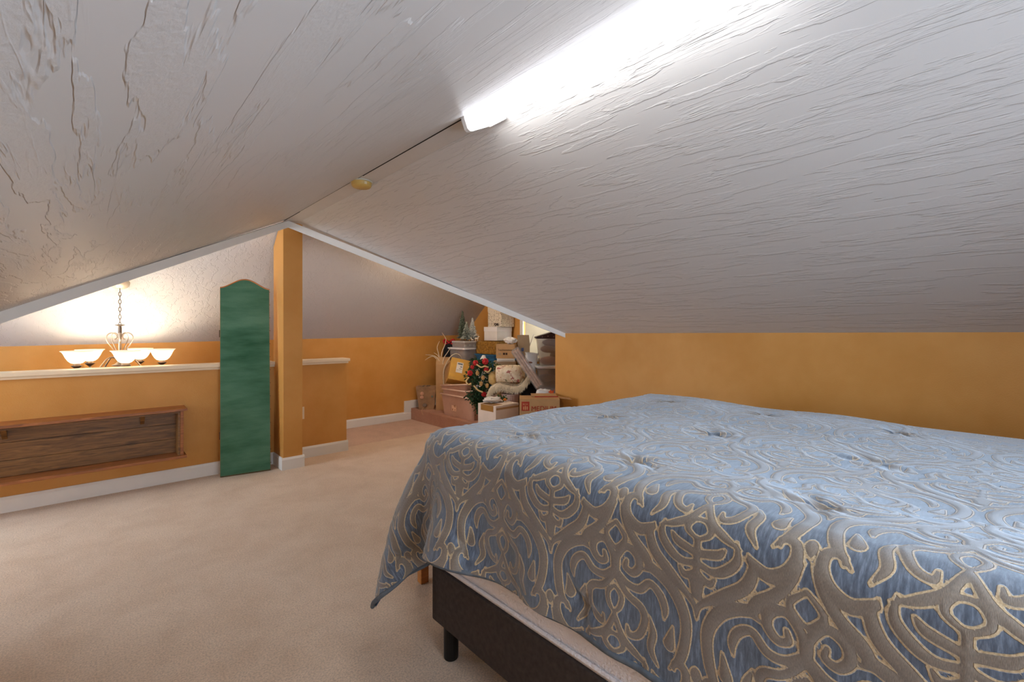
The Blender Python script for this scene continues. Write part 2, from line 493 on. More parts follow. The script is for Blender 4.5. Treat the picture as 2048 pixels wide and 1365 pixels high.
# valley trims
def board(p, q, h, t, name, label):
    p, q = Vector(p), Vector(q)
    d = (q-p); n = Vector((d.y, -d.x, 0)).normalized()*(t/2)
    mb = MB()
    vs = []
    for e in (p, q):
        for sgn in (-1, 1):
            for dz in (0.012, -h):
                vs.append(e+n*sgn+Vector((0, 0, dz)))
    mb.add(vs, [(0, 1, 3, 2), (4, 6, 7, 5), (0, 4, 5, 1), (2, 3, 7, 6), (0, 2, 6, 4), (1, 5, 7, 3)])
    return struct(name, mb, M_TRIM, label)
board((RX+0.035, YV-0.01, RZ-0.005), (XL, YVL-0.01, ZL), 0.046, 0.022, 'trim_3', 'white trim along the left edge of the ceiling')
board((XS-0.085, YV-0.01, RZ-0.005), (XK+0.02, YVE-0.012, 1.172), 0.046, 0.022, 'trim_4', 'white trim along the right edge of the ceiling')

# baseboards
BH, BT = 0.104, 0.013
def bb(name, p, q, label, z=0.0, h=BH):
    """baseboard with a chamfered top, running p -> q; the room lies on its right-hand side"""
    p, q = Vector((p[0], p[1], 0)), Vector((q[0], q[1], 0))
    d = (q-p).normalized(); n = Vector((d.y, -d.x, 0))
    prof = [(0, 0), (BT, 0), (BT, h-0.018), (BT*0.45, h), (0, h)]
    vs = [e+n*a+Vector((0, 0, z+b)) for e in (p, q) for a, b in prof]
    k = len(prof)
    mb = MB().add(vs, [tuple(range(k-1, -1, -1)), tuple(range(k, 2*k))]+[(i, (i+1) % k, k+(i+1) % k, k+i) for i in range(k)])
    return struct(name, mb, M_TRIM, label)
bb('baseboard_half', (XW, 4.462), (1.203, 4.462), 'white baseboard along the half wall')
bb('baseboard_post_front', (1.203-BT, 4.195), (1.362+BT, 4.195), 'white baseboard on the front of the post')
bb('baseboard_post_left', (1.203, 4.449), (1.203, 4.195), 'white baseboard on the left side of the post')
bb('baseboard_post_right', (1.362, 4.195), (1.362, 4.449), 'white baseboard on the right side of the post')
bb('baseboard_half_right', (1.362, 4.462), (1.868+BT, 4.462), 'white baseboard on the half wall right of the post')
bb('baseboard_half_end', (1.868, 4.462), (1.868, 4.58), 'white baseboard on the end of the half wall')
bb('baseboard_far', (1.72, YFAR), (XK-0.005, YFAR), 'white baseboard along the far wall')
sb = MB().box(XK-0.105, XK-0.0055, YFAR-BT, YFAR, BH-0.002, 0.252)
struct('baseboard_step', sb, M_TRIM, 'white baseboard stepping up beside the carpeted step')
bb('baseboard_far_upper', (XK-0.0055, YFAR), (XE, YFAR), 'white baseboard above the carpeted step', z=0.150)
bb('baseboard_right', (XK, YVE), (XK, YB), 'white baseboard under the right knee wall')

# wide unseen window behind the viewer, added to brighten the room
w2 = struct('added_window_back', MB().box(BX0, BX1, YB-0.06, YB-0.055, BZ0, BZ1), clear_mat('added_glass_back', (240, 243, 246), 0.05, 0.02), 'unseen fill-light window added in the gable behind the viewer')
for a, b, c, d in ((BX0-0.06, BX0, BZ0-0.05, BZ1-0.12), (BX1, BX1+0.06, BZ0-0.05, BZ1), (BX0, BX1, BZ0-0.05, BZ0), (0.5*(BX0+BX1)-0.02, 0.5*(BX0+BX1)+0.02, BZ0, BZ1)):
    MB().box(a, b, YB-0.07, YB+0.012, c, d).build('window_frame', M_TRIM, w2)
pl = bpy.data.lights.new('added_window_portal', 'AREA'); pl.shape = 'RECTANGLE'; pl.size = BX1-BX0; pl.size_y = BZ1-BZ0; pl.cycles.is_portal = True
po = bpy.data.objects.new('added_window_portal', pl); COL.objects.link(po)
po.location = ((BX0+BX1)/2, YB-0.11, (BZ0+BZ1)/2); po.rotation_euler = (math.pi/2, 0, 0); po.parent = w2

# window in the end wall
win = MB()
struct('window_1', MB().box(XE+0.05, XE+0.055, WY0, WY1, WZ0, WZ1), clear_mat('window_glass', (235, 240, 245), 0.08, 0.02), 'small window with blinds behind the boxes')
wroot = bpy.data.objects['window_1']
fr = MB()
for a, b, c, d in ((WY1, WY1+0.055, WZ0-0.05, WZ1+0.05), (WY0-0.055, WY0, WZ0-0.05, WZ1+0.05), (WY0, WY1, WZ1, WZ1+0.05), (WY0, WY1, WZ0-0.05, WZ0)):
    MB().box(XE-0.016, XE+0.0, a, b, c, d).build('casing', M_TRIM, wroot, bevel=0.003)
for a, b, c, d in ((WY1-0.03, WY1, WZ0, WZ1), (WY0, WY0+0.03, WZ0, WZ1), (WY0, WY1, WZ1-0.03, WZ1), (WY0, WY1, WZ0, WZ0+0.03)):
    fr.box(XE+0.03, XE+0.07, a, b, c, d)
fr.build('window_frame', M_TRIM, wroot)
bli = thing('window_blind', 'cream slatted blind in the small window behind the boxes', 'blind', (XE-0.005, 0, 0))
M_BLIND, nt, b = newmat('blind_slat')
bc = ramp(nt, noise(nt, coords(nt), 5, 3), [(0.3, lin((206, 196, 172))), (0.7, lin((218, 208, 186)))])
nt.links.new(bc, b.inputs['Base Color']); b.inputs['Roughness'].default_value = 0.5
sl = MB()
nz = 40
for i in range(nz):
    z = WZ0+0.02+(WZ1-WZ0-0.04)*i/(nz-1)
    sl.add([(0.012, WY0+0.02, z-0.0115), (0.019, WY0+0.02, z+0.0115), (0.019, WY1-0.02, z+0.0115), (0.012, WY1-0.02, z-0.0115)], [(0, 1, 2, 3)])
tag(sl.build('slat', M_BLIND, bli), kind='stuff')
MB().box(0.004, 0.03, WY0+0.015, WY1-0.015, WZ1-0.03, WZ1-0.002).build('head_rail', M_BLIND, bli)
for y in (WY0+0.12, WY1-0.2):
    MB().tube([(0.017, y, WZ0+0.02), (0.017, y, WZ1-0.02)], 0.0012, 4).build('cord', M_BLIND, bli)

# ================================================================== LAMPS
# wrap-around tube fixture on the ridge strip
fx = thing('ceiling_light', 'long white fluorescent tube light fixed along the ceiling ridge', 'ceiling light', (0, 0, RZ))
FY0, FY1 = 0.36, 1.575
M_LENS = emit_mat('tube_lens', (255, 255, 255), TUBE_POWER)
lens = [(1.158, -0.006), (1.166, -0.030), (1.180, -0.062), (1.188, -0.068), (1.200, -0.066), (1.235, -0.048), (1.270, -0.030), (1.302, -0.012), (1.306, -0.004)]
MB().prism(lens[2:], FY0, FY1-0.02, 'y').build('lens', M_LENS, fx)
MB().prism([lens[0], lens[1], lens[2], (1.19, -0.055), (1.19, -0.006)], FY0, FY1-0.02, 'y').build('lens_side', emit_mat('tube_lens_side', (240, 243, 255), TUBE_POWER*0.40), fx)
cap = [(1.150, 0.0), (1.160, -0.034), (1.176, -0.070), (1.188, -0.076), (1.202, -0.073), (1.240, -0.053), (1.306, -0.018), (1.314, 0.0)]
MB().prism(cap, FY1-0.022, FY1, 'y').build('end_cap', M_WHITE, fx)
MB().prism(cap, FY0-0.022, FY0, 'y').build('end_cap', M_WHITE, fx)
MB().prism([(1.290, -0.022), (1.300, -0.026), (1.318, -0.012), (1.316, 0.0), (1.300, 0.0)], FY1-0.11, FY1-0.022, 'y').build('end_clip', M_WHITE, fx)
MB().prism([(1.148, 0.0), (1.152, -0.010), (1.158, -0.010), (1.158, 0.0)], FY0, FY1-0.02, 'y').build('base_flange', mat('grey_enamel', (150, 150, 156), 0.4, 0.03), fx)

# unseen flush dome added on the cross ridge to brighten passage and pile
pl_ = thing('passage_fill_dome', 'unseen fill-light dome added on the cross ridge above the passage', 'ceiling light', (2.62, 4.165, ZMR))
MB().lathe([(0.105, 0.0), (0.105, -0.014), (0.098, -0.018)], 28).build('base_ring', M_WHITE, pl_)
MB().lathe([(0.095, -0.014), (0.092, -0.035), (0.075, -0.058), (0.045, -0.072), (0.0, -0.077)], 28, capb=False, capt=False).build('glass_dome', emit_mat('fill_dome_glow', (255, 228, 200), PASSAGE_FILL), pl_, smooth=True)

# yellowed smoke detector
sd = thing('smoke_detector', 'small round yellowed smoke detector on the ceiling ridge', 'smoke detector', (1.238, 2.73, RZ))
MB().lathe([(0.064, 0.0), (0.064, -0.006), (0.060, -0.010), (0.060, -0.026), (0.052, -0.036), (0.0, -0.037)], 28, capb=False, capt=False).build('housing', mat('yellowed_plastic', (206, 172, 96), 0.45, 0.08, 8), sd, smooth=True)
MB().lathe([(0.069, 0.0), (0.069, -0.007), (0.06, -0.008)], 28).build('mounting_plate', mat('old_plate', (206, 204, 186), 0.5, 0.05), sd)
MB().box(-0.008, 0.008, -0.0615, -0.058, -0.028, -0.012).build('vent_tab', mat('pale_tab', (222, 206, 168), 0.5, 0.05), sd)

# chandelier in the stairwell
CH = Vector((0.167, 4.90, 0.0))
zc_top = zfar(CH.x)+(ZMR-zfar(CH.x))*(YFAR-CH.y)/(YFAR-yF0)
ch = thing('chandelier', 'brushed metal chandelier with five lit glass bowls hanging over the stairwell', 'chandelier', (CH.x, CH.y, 0))
M_MET = mat('brushed_nickel', (176, 158, 138), 0.32, 0.15, 30, metal=0.85)
M_MET2 = mat('dark_nickel', (104, 90, 78), 0.35, 0.15, 30, metal=0.8)
mg, nt, b = newmat('opal_glass')
nt.nodes.remove(b)
out = nt.nodes['Material Output']
tl = N(nt, 'ShaderNodeBsdfTranslucent'); df = N(nt, 'ShaderNodeBsdfDiffuse'); gl = N(nt, 'ShaderNodeBsdfGlossy')
cc = ramp(nt, noise(nt, coords(nt), 18, 3), [(0.3, lin((255, 244, 228))), (0.7, lin((255, 250, 242)))])
nt.links.new(cc, tl.inputs[0]); nt.links.new(cc, df.inputs[0]); gl.inputs['Roughness'].default_value = 0.2
m1 = N(nt, 'ShaderNodeMixShader'); m1.inputs[0].default_value = 0.35
m2 = N(nt, 'ShaderNodeMixShader'); m2.inputs[0].default_value = 0.05
nt.links.new(tl.outputs[0], m1.inputs[1]); nt.links.new(df.outputs[0], m1.inputs[2])
nt.links.new(m1.outputs[0], m2.inputs[1]); nt.links.new(gl.outputs[0], m2.inputs[2]); nt.links.new(m2.outputs[0], out.inputs[0])
M_OPAL = mg
M_BULB = emit_mat('bulb_glow', (255, 240, 216), 90.0)
slope_a = math.atan((ZMR-zfar(0))/(YFAR-yF0))
Mc = Matrix.Translation((0, 0, zc_top-0.002)) @ Matrix.Rotation(-slope_a, 4, 'X')
MB().lathe([(0.002, -0.038), (0.02, -0.034), (0.045, -0.022), (0.062, -0.008), (0.064, 0.0)], 24, Mc).build('ceiling_canopy', mat('canopy_metal', (222, 210, 190), 0.35, 0.06, 10, metal=0.4), ch, smooth=True)
ZHUB = 0.935          # centre ring the arms start from
z_loop = 1.245
zz = zc_top-0.04
k = 0
while zz > z_loop+0.012:      # chain
    lk = MB()
    th = [2*math.pi*i/12 for i in range(13)]
    if k % 2: path = [(0.008*math.cos(a), 0, zz-0.019+0.019*math.sin(a)) for a in th]
    else: path = [(0, 0.008*math.cos(a), zz-0.019+0.019*math.sin(a)) for a in th]
    lk.tube(path, 0.0024, 5).build('chain_link', M_MET2, ch, smooth=True)
    zz -= 0.031; k += 1
MB().lathe([(0.004, 1.249), (0.030, 1.246), (0.034, 1.242), (0.012, 1.234), (0.010, 1.228), (0.012, 1.22), (0.0125, 1.18), (0.010, 1.17)], 16).build('top_cup', M_MET2, ch, smooth=True)
MB().lathe([(0.010, 1.20), (0.013, 1.16), (0.009, 1.12), (0.011, 1.04), (0.012, 0.99), (0.018, 0.975), (0.018, 0.94), (0.034, 0.925), (0.052, 0.918), (0.05, 0.912), (0.02, 0.905), (0.012, 0.86), (0.02, 0.84), (0.0, 0.82)], 18).build('stem', M_MET, ch, smooth=True)
view_a = math.atan2(-CH.y, -CH.x)       # direction from the chandelier towards the room
for i in range(5):
    # scrolled hearts round the stem
    ang = view_a+math.radians(90-18+72*i)
    d = Vector((math.cos(ang), math.sin(ang), 0))
    path = [d*r+Vector((0, 0, z)) for r, z in crom([(0.016, 0.985), (0.034, 1.03), (0.072, 1.095), (0.086, 1.13), (0.080, 1.16), (0.058, 1.178), (0.034, 1.172), (0.020, 1.150), (0.022, 1.134), (0.034, 1.126)], 5)]
    MB().tube(path, 0.0042, 6).build('scroll', M_MET, ch, smooth=True)
    # arms with shades
    ang = view_a+math.radians(7+72*i)
    d = Vector((math.cos(ang), math.sin(ang), 0))
    RA = 0.275
    path = [d*r+Vector((0, 0, z)) for r, z in crom([(0.018, 0.95), (0.05, 0.965), (0.085, 0.955), (0.115, 0.915), (0.150, 0.868), (0.195, 0.842), (0.245, 0.85), (RA, 0.885)], 6)]
    path = [p+Vector((0, 0, 0.016)) for p in path]
    arm = MB().tube(path, 0.0055, 7).build('arm', M_MET, ch, smooth=True)
    Ma = Matrix.Translation(d*RA+Vector((0, 0, 0.016)))
    MB().lathe([(0.005, 0.885), (0.030, 0.909), (0.033, 0.913), (0.02, 0.916), (0.021, 0.936), (0.012, 0.938)], 18, Ma).build('bobeche', M_MET2, arm, smooth=True)
    sh = [(0.022, 0.930), (0.034, 0.934), (0.050, 0.950), (0.064, 0.975), (0.074, 1.000), (0.083, 1.016), (0.095, 1.025)]
    inner = [(r-0.003, z+0.002) for r, z in sh[::-1]]
    MB().lathe(sh+inner, 28, Ma, capb=False, capt=False).build('glass_shade', M_OPAL, arm, smooth=True)
    MB().ball((d.x*RA, d.y*RA, 1.000), (0.016, 0.016, 0.024), 12, 8).build('bulb', M_BULB, arm, smooth=True)
    ld = bpy.data.lights.new('chandelier_bulb', 'POINT'); ld.energy = BULB_POWER; ld.color = (1.0, 0.84, 0.64); ld.shadow_soft_size = 0.022
    lo = bpy.data.objects.new('bulb_light', ld); COL.objects.link(lo); lo.parent = arm; lo.location = (d.x*RA, d.y*RA, 1.028)

# ================================================================== THINGS BY THE HALF WALL
# outlet plate half hidden behind the post
op = thing('outlet_plate', 'cream outlet cover plate low on the half wall beside the post', 'outlet', (1.428, 4.462, 0.425))
MB().box(-0.035, 0.035, -0.006, 0.0, -0.057, 0.057).build('cover_plate', M_CAP, op, bevel=0.002)
for z in (-0.024, 0.024):
    MB().lathe([(0.014, 0), (0.014, 0.002)], 16, Matrix.Translation((0, -0.0062, z)) @ Matrix.Rotation(math.pi/2, 4, 'X')).build('socket', M_TRIM, op)

# long wooden box shelf
M_W1 = wood_mat('stained_wood', (190, 118, 60), (112, 62, 28))
M_W2 = wood_mat('weathered_wood', (158, 114, 62), (76, 49, 24))
sh = thing('wall_shelf', 'long dark stained wooden box shelf on the half wall', 'shelf', (0, 4.462, 0.215))
SX0, SX1 = -1.15, 0.520
MB().prism([(-0.185, 0.364), (-0.180, 0.382), (0, 0.386), (0, 0.364)], SX0-0.02, SX1+0.022, 'x').build('top_board', M_W1, sh, bevel=0.003)
MB().prism([(-0.178, 0.0), (-0.178, 0.020), (0, 0.020), (0, 0.0)], SX0-0.02, SX1+0.020, 'x').build('bottom_board', M_W1, sh, bevel=0.003)
MB().prism([(-0.160, 0.348), (-0.155, 0.364), (-0.02, 0.364), (-0.02, 0.348)], SX0, SX1-0.02, 'x').build('top_rail', M_W2, sh, bevel=0.002)
for x in (SX0, SX1-0.020):
    MB().box(x, x+0.020, -0.160, 0, 0.020, 0.364).build('side_board', M_W1, sh, bevel=0.002)
for x in (SX0+0.020, SX1-0.034):
    MB().box(x, x+0.014, -0.150, -0.02, 0.020, 0.348).build('inner_cleat', M_W2, sh, bevel=0.002)
for z0, z1 in ((0.022, 0.128), (0.130, 0.246), (0.248, 0.348)):
    MB().box(SX0+0.02, SX1-0.02, -0.018, -0.002, z0, z1).build('back_plank', M_W2, sh, bevel=0.001)
for x in (0.28, -0.42):
    MB().add([(x-0.012, -0.018, 0.348), (x+0.012, -0.018, 0.348), (x+0.012, -0.018, 0.27), (x-0.012, -0.018, 0.27), (x-0.012, -0.10, 0.348), (x+0.012, -0.10, 0.348)],
             [(0, 1, 2, 3), (0, 4, 5, 1), (4, 3, 2, 5), (0, 3, 4), (1, 5, 2)]).build('bracket', M_W2, sh)

# green arched panel leaning on the half wall
gA, gB = Vector((0.764, 4.326, 0.0)), Vector((1.124, 4.263, 0.0))
ux = (gB-gA).normalized(); wv = (gB-gA).length
back = Vector((-ux.y, ux.x, 0))
lean = math.radians(4.4)
gp = bpy.data.objects.new('folding_panel', None); COL.objects.link(gp)
upv = (Vector((0, 0, 1))*math.cos(lean)+back*math.sin(lean)).normalized()
nrm = ux.cross(upv)              # towards the room
Mg = Matrix((ux, -nrm, upv)).transposed().to_4x4()
gp.matrix_world = Matrix.Translation(gA+Vector((0, 0, 0.006))) @ Mg
tag(gp, 'tall green fabric panel with an arched top leaning on the half wall', 'panel')
HP = 1.555
arch = []
for i in range(25):
    t = i/24
    arch.append((wv*t, HP+0.0+0.078*(0.5-0.5*math.cos(2*math.pi*t))**0.85))
outline = [(0, 0), (wv, 0)]+arch[::-1]
mgf, nt, b = newmat('green_fabric')
v = coords(nt)
f1 = noise(nt, coords(nt, (0.6, 1, 2.6)), 2.6, 4, 0.6)
col = ramp(nt, f1, [(0.30, lin((46, 90, 64))), (0.68, lin((100, 140, 114)))])
fine = noise(nt, v, 240, 2)
col = mixc(nt, math_(nt, 'MULTIPLY', fine, 0.35), col, lin((56, 98, 72)))
nt.links.new(col, b.inputs['Base Color']); b.inputs['Roughness'].default_value = 0.9; b.inputs['Specular IOR Level'].default_value = 0.15
nt.links.new(bump(nt, noise(nt, v, 260, 3), 0.001), b.inputs['Normal'])
M_GPANEL = mgf
M_GWOOD = mat('panel_edge_wood', (176, 128, 84), 0.6, 0.15, 20)
MB().prism([(x*0.985+wv*0.006, z*0.996+0.004) for x, z in outline], -0.0015, 0.004, 'y').build('fabric_front', M_GPANEL, gp)
frm = MB().prism(outline, 0.004, 0.026, 'y').build('wooden_frame', M_GWOOD, gp)
gimp = [(x, -0.001, z) for x, z in arch]
MB().tube(gimp, 0.005, 5).build('arch_braid', mat('braid', (186, 120, 70), 0.7, 0.1, 20), gp)
MB().tube([(0.002, -0.001, 0), (wv-0.002, -0.001, 0)], 0.004, 5).build('bottom_braid', mat('braid_dark', (92, 74, 44), 0.7, 0.1, 20), gp)
M_TACK = mat('tack_head', (70, 44, 30), 0.35, 0.1, 10, metal=0.7)
tk = None
for i in range(14):
    z = 0.06+i*(HP-0.08)/13
    o = MB().ball((0, 0, 0), (0.004, 0.0035, 0.0035), 8, 5).build('tack', M_TACK, gp) if tk is None else tk.copy()
    if tk is None: tk = o
    else: COL.objects.link(o)
    o.location = (wv+0.001, 0.010, z)
MB().box(-0.006, 0.0005, 0.006, 0.020, 1.14, 1.20).build('hinge', M_TACK, gp)
MB().box(-0.006, 0.0005, 0.006, 0.020, 0.30, 0.36).build('hinge', M_TACK, gp)

# ================================================================== BED
FXN, FYF, FXF, FYH = 0.918, 1.428, 2.455, -0.62
M_FRAME = mat('charcoal_upholstery', (70, 62, 58), 0.9, 0.18, 60, 400, 0.0012, spec=0.15)
M_LEG = mat('black_plastic', (24, 23, 22), 0.4, 0.1, 10)
bed = thing('bed_frame', 'low charcoal upholstered bed frame with black legs', 'bed', (0, 0, 0))
MB().box(FXN, FXN+0.03, FYH, FYF, 0.140, 0.338).build('side_rail', M_FRAME, bed, bevel=0.006)
MB().box(FXF-0.03, FXF, FYH, FYF, 0.140, 0.338).build('side_rail', M_FRAME, bed, bevel=0.006)
MB().box(FXN+0.03, FXF-0.03, FYF-0.03, FYF, 0.140, 0.338).build('foot_rail', M_FRAME, bed, bevel=0.006)
MB().box(FXN+0.03, FXF-0.03, FYH, FYH+0.03, 0.140, 0.338).build('head_rail', M_FRAME, bed, bevel=0.006)
for x in (FXN+0.05, FXF-0.05):
    for y in (FYF-0.05, 0.4, FYH+0.06):
        MB().lathe([(0.0245, 0), (0.0265, 0.003), (0.0275, 0.142)], 20, Matrix.Translation((x, y, 0))).build('leg', M_LEG, bed, smooth=False)
for i in range(10):
    y = FYH+0.12+i*0.2
    MB().box(FXN+0.03, FXF-0.03, y, y+0.08, 0.262, 0.280).build('slat', mat('pine_slat', (190, 160, 120), 0.7, 0.1, 10), bed)
def rbox(x0, x1, y0, y1, z0, z1, r, seg=5):
    bm = bmesh.new()
    bmesh.ops.create_cube(bm, size=1)
    for v_ in bm.verts:
        v_.co = Vector(((x0+x1)/2+v_.co.x*(x1-x0), (y0+y1)/2+v_.co.y*(y1-y0), (z0+z1)/2+v_.co.z*(z1-z0)))
    bmesh.ops.bevel(bm, geom=bm.edges[:], offset=r, segments=seg, affect='EDGES', profile=0.5)
    mb = MB(); bm.verts.index_update()
    mb.v = [tuple(v_.co) for v_ in bm.verts]; mb.f = [tuple(v_.index for v_ in f.verts) for f in bm.faces]
    bm.free(); return mb
mmat, nt, b = newmat('white_quilted_cover')
v = coords(nt)
b.inputs['Base Color'].default_value = lin((244, 240, 241))+(1,); b.inputs['Roughness'].default_value = 0.8
h = math_(nt, 'ADD', noise(nt, coords(nt, (1, 0.5, 4)), 12, 3, 0.5, 1.0), noise(nt, v, 140, 2))
nt.links.new(bump(nt, h, 0.006, 0.8), b.inputs['Normal'])
ma = thing('mattress', 'thick white mattress showing under the hem of the patterned quilt', 'mattress', (0, 0, 0.2805))
rbox(FXN+0.012, FXF-0.012, FYH+0.03, FYF+0.032, 0.0, 0.525, 0.055).build('mattress_body', mmat, ma, smooth=True)
MB().tube([(FXN+0.006, FYH+0.06, 0.075), (FXN+0.006, FYF-0.07, 0.075)], 0.006, 8).build('edge_piping', mmat, ma)

# wooden bench behind the foot of the bed
M_OAK = wood_mat('oak', (196, 130, 62), (150, 92, 40), rough=0.4, knots=False)
bn = thing('wooden_bench', 'small honey wooden bench whose leg shows under the quilt corner', 'bench', (1.125, 1.665, 0), math.radians(-4))
for x in (0.0, 0.74):
    for y in (0.0, 0.20):
        MB().box(x, x+0.040, y, y+0.040, 0, 0.36).build('leg', M_OAK, bn, bevel=0.003)
MB().box(-0.02, 0.80, -0.02, 0.26, 0.36, 0.385).build('seat_board', M_OAK, bn, bevel=0.004)
for y in (0.008, 0.208):
    MB().box(0.04, 0.74, y, y+0.022, 0.29, 0.36).build('apron', M_OAK, bn)

# ------------------------------------------------------------------ quilt
def damask_table(nu=156, nv=256):
    """signed distance (cm) to the scroll bands of one repeat, 39 x 64 cm, half drop"""
    S = []
    def st(pts, ws, k=5):
        q = crom([p+(w,) for p, w in zip(pts, ws)], k)
        S.append(q); S.append([np.array((-a[0], a[1], a[2])) for a in q])
    st([(0, 1.7), (0, 0.3), (0, -1.8)], [0.25, 1.15, 0.15])
    st([(0.7, -2.6), (2.2, -6.2), (5.0, -9.7), (7.5, -12.0), (8.8, -14.0)], [0.3, 0.8, 1.2, 1.35, 1.2])
    st([(8.8, -14.0), (12.0, -15.3), (15.0, -17.6), (17.0, -21.2), (17.3, -25.0), (16.2, -30.0), (13.6, -33.6)], [1.2, 1.3, 1.4, 1.3, 1.2, 1.1, 0.3])
    st([(8.8, -14.4), (7.0, -15.6)], [1.0, 0.2])
    st([(15.0, -18.3), (17.2, -18.6)], [0.8, 0.2])
    st([(0, -7.0), (2.6, -9.8), (1.6, -11.8), (0, -13.0)], [0.5, 0.7, 0.7, 0.5])
    st([(0.2, -17.2), (0.6, -14.6), (2.9, -11.8), (5.6, -12.8), (6.2, -15.2), (4.6, -17.2), (2.7, -16.6), (3.0, -14.9)], [1.0, 0.9, 0.95, 1.05, 1.0, 0.9, 0.75, 0.55])
    st([(0.4, -18.2), (3.2, -20.2), (6.2, -20.2), (8.8, -17.9), (11.3, -19.3), (12.4, -21.8), (12.2, -24.2)], [0.8, 0.85, 0.9, 0.85, 0.95, 0.85, 0.25])
    st([(0, -19.0), (3.3, -22.6), (6.6, -24.1), (7.6, -26.4), (6.2, -30.2), (3.8, -31.4), (3.3, -29.6)], [0.7, 0.85, 0.95, 0.95, 0.85, 0.7, 0.4])
    st([(8.8, -25.0), (9.8, -28.2), (9.2, -31.6), (11.0, -34.6)], [0.3, 0.9, 0.9, 0.3])
    st([(0, -21.6), (1.8, -23.6), (1.4, -26.0), (0, -27.8)], [0.45, 0.65, 0.65, 0.45])
    st([(14.3, -24.6), (13.5, -28.6)], [0.3, 1.35])
    st([(0, -28.4), (2.2, -32.6), (5.0, -34.6), (8.4, -36.0)], [0.7, 0.85, 0.85, 0.3])
    st([(0, -52.8), (0.8, -49.5), (5.6, -45.7), (9.4, -42.4), (10.8, -38.7), (9.8, -36.2)], [0.25, 0.7, 1.25, 1.3, 1.0, 0.3])
    st([(10.2, -37.3), (13.3, -38.8), (16.2, -37.3), (17.6, -34.4), (17.0, -31.8), (14.8, -31.8), (14.8, -33.2)], [0.9, 1.3, 1.3, 1.1, 0.95, 0.7, 0.35])
    st([(0, -44.4), (0, -47.6)], [1.8, 1.2])
    st([(0, -36.6), (0, -44.6)], [0.75, 0.85])
    st([(0.6, -43.7), (2.6, -44.6), (3.7, -43.2)], [0.7, 0.8, 0.4])
    st([(0.6, -39.4), (4.2, -38.4), (5.5, -37.0)], [0.8, 0.9, 0.4])
    st([(0.4, -41.4), (3.0, -42.0), (5.4, -41.1), (7.9, -38.3), (7.6, -34.8)], [0.7, 0.8, 1.0, 0.9, 0.3])
    st([(0, -36.8), (2.4, -35.0), (1.5, -33.0), (0, -32.6)], [0.5, 0.65, 0.65, 0.5])
    segs = []
    for q in S:
        for a, b_ in zip(q[:-1], q[1:]):
            segs.append((a, b_))
    A = np.array([s[0] for s in segs]); B = np.array([s[1] for s in segs])
    out = np.full((nv, nu), 9.0)
    U = (np.arange(nu)+0.5)/nu*39.0; V = (np.arange(nv)+0.5)/nv*64.0
    UU, VV = np.meshgrid(U, V)
    for du in (-39, -19.5, 0, 19.5, 39, 58.5):
        for dv in (0, 32, 64, 96, 128):
            if (round(du/19.5) % 2) != (round(dv/32) % 2): continue
            for a, b_ in zip(A, B):
                x0, x1 = min(a[0], b_[0])+du-3.5, max(a[0], b_[0])+du+3.5
                y0, y1 = min(a[1], b_[1])+dv-3.5, max(a[1], b_[1])+dv+3.5
                i0, i1 = max(0, int(x0/39*nu)), min(nu, int(x1/39*nu)+1)
                j0, j1 = max(0, int(y0/64*nv)), min(nv, int(y1/64*nv)+1)
                if i0 >= i1 or j0 >= j1: continue
                px = UU[j0:j1, i0:i1]-(a[0]+du); py = VV[j0:j1, i0:i1]-(a[1]+dv)
                dx, dy = b_[0]-a[0], b_[1]-a[1]
                L = dx*dx+dy*dy+1e-9
                t = np.clip((px*dx+py*dy)/L, 0, 1)
                d = np.hypot(px-t*dx, py-t*dy)-1.0*(a[2]+t*(b_[2]-a[2]))
                sub = out[j0:j1, i0:i1]
                np.minimum(sub, d, out=sub)
    return out

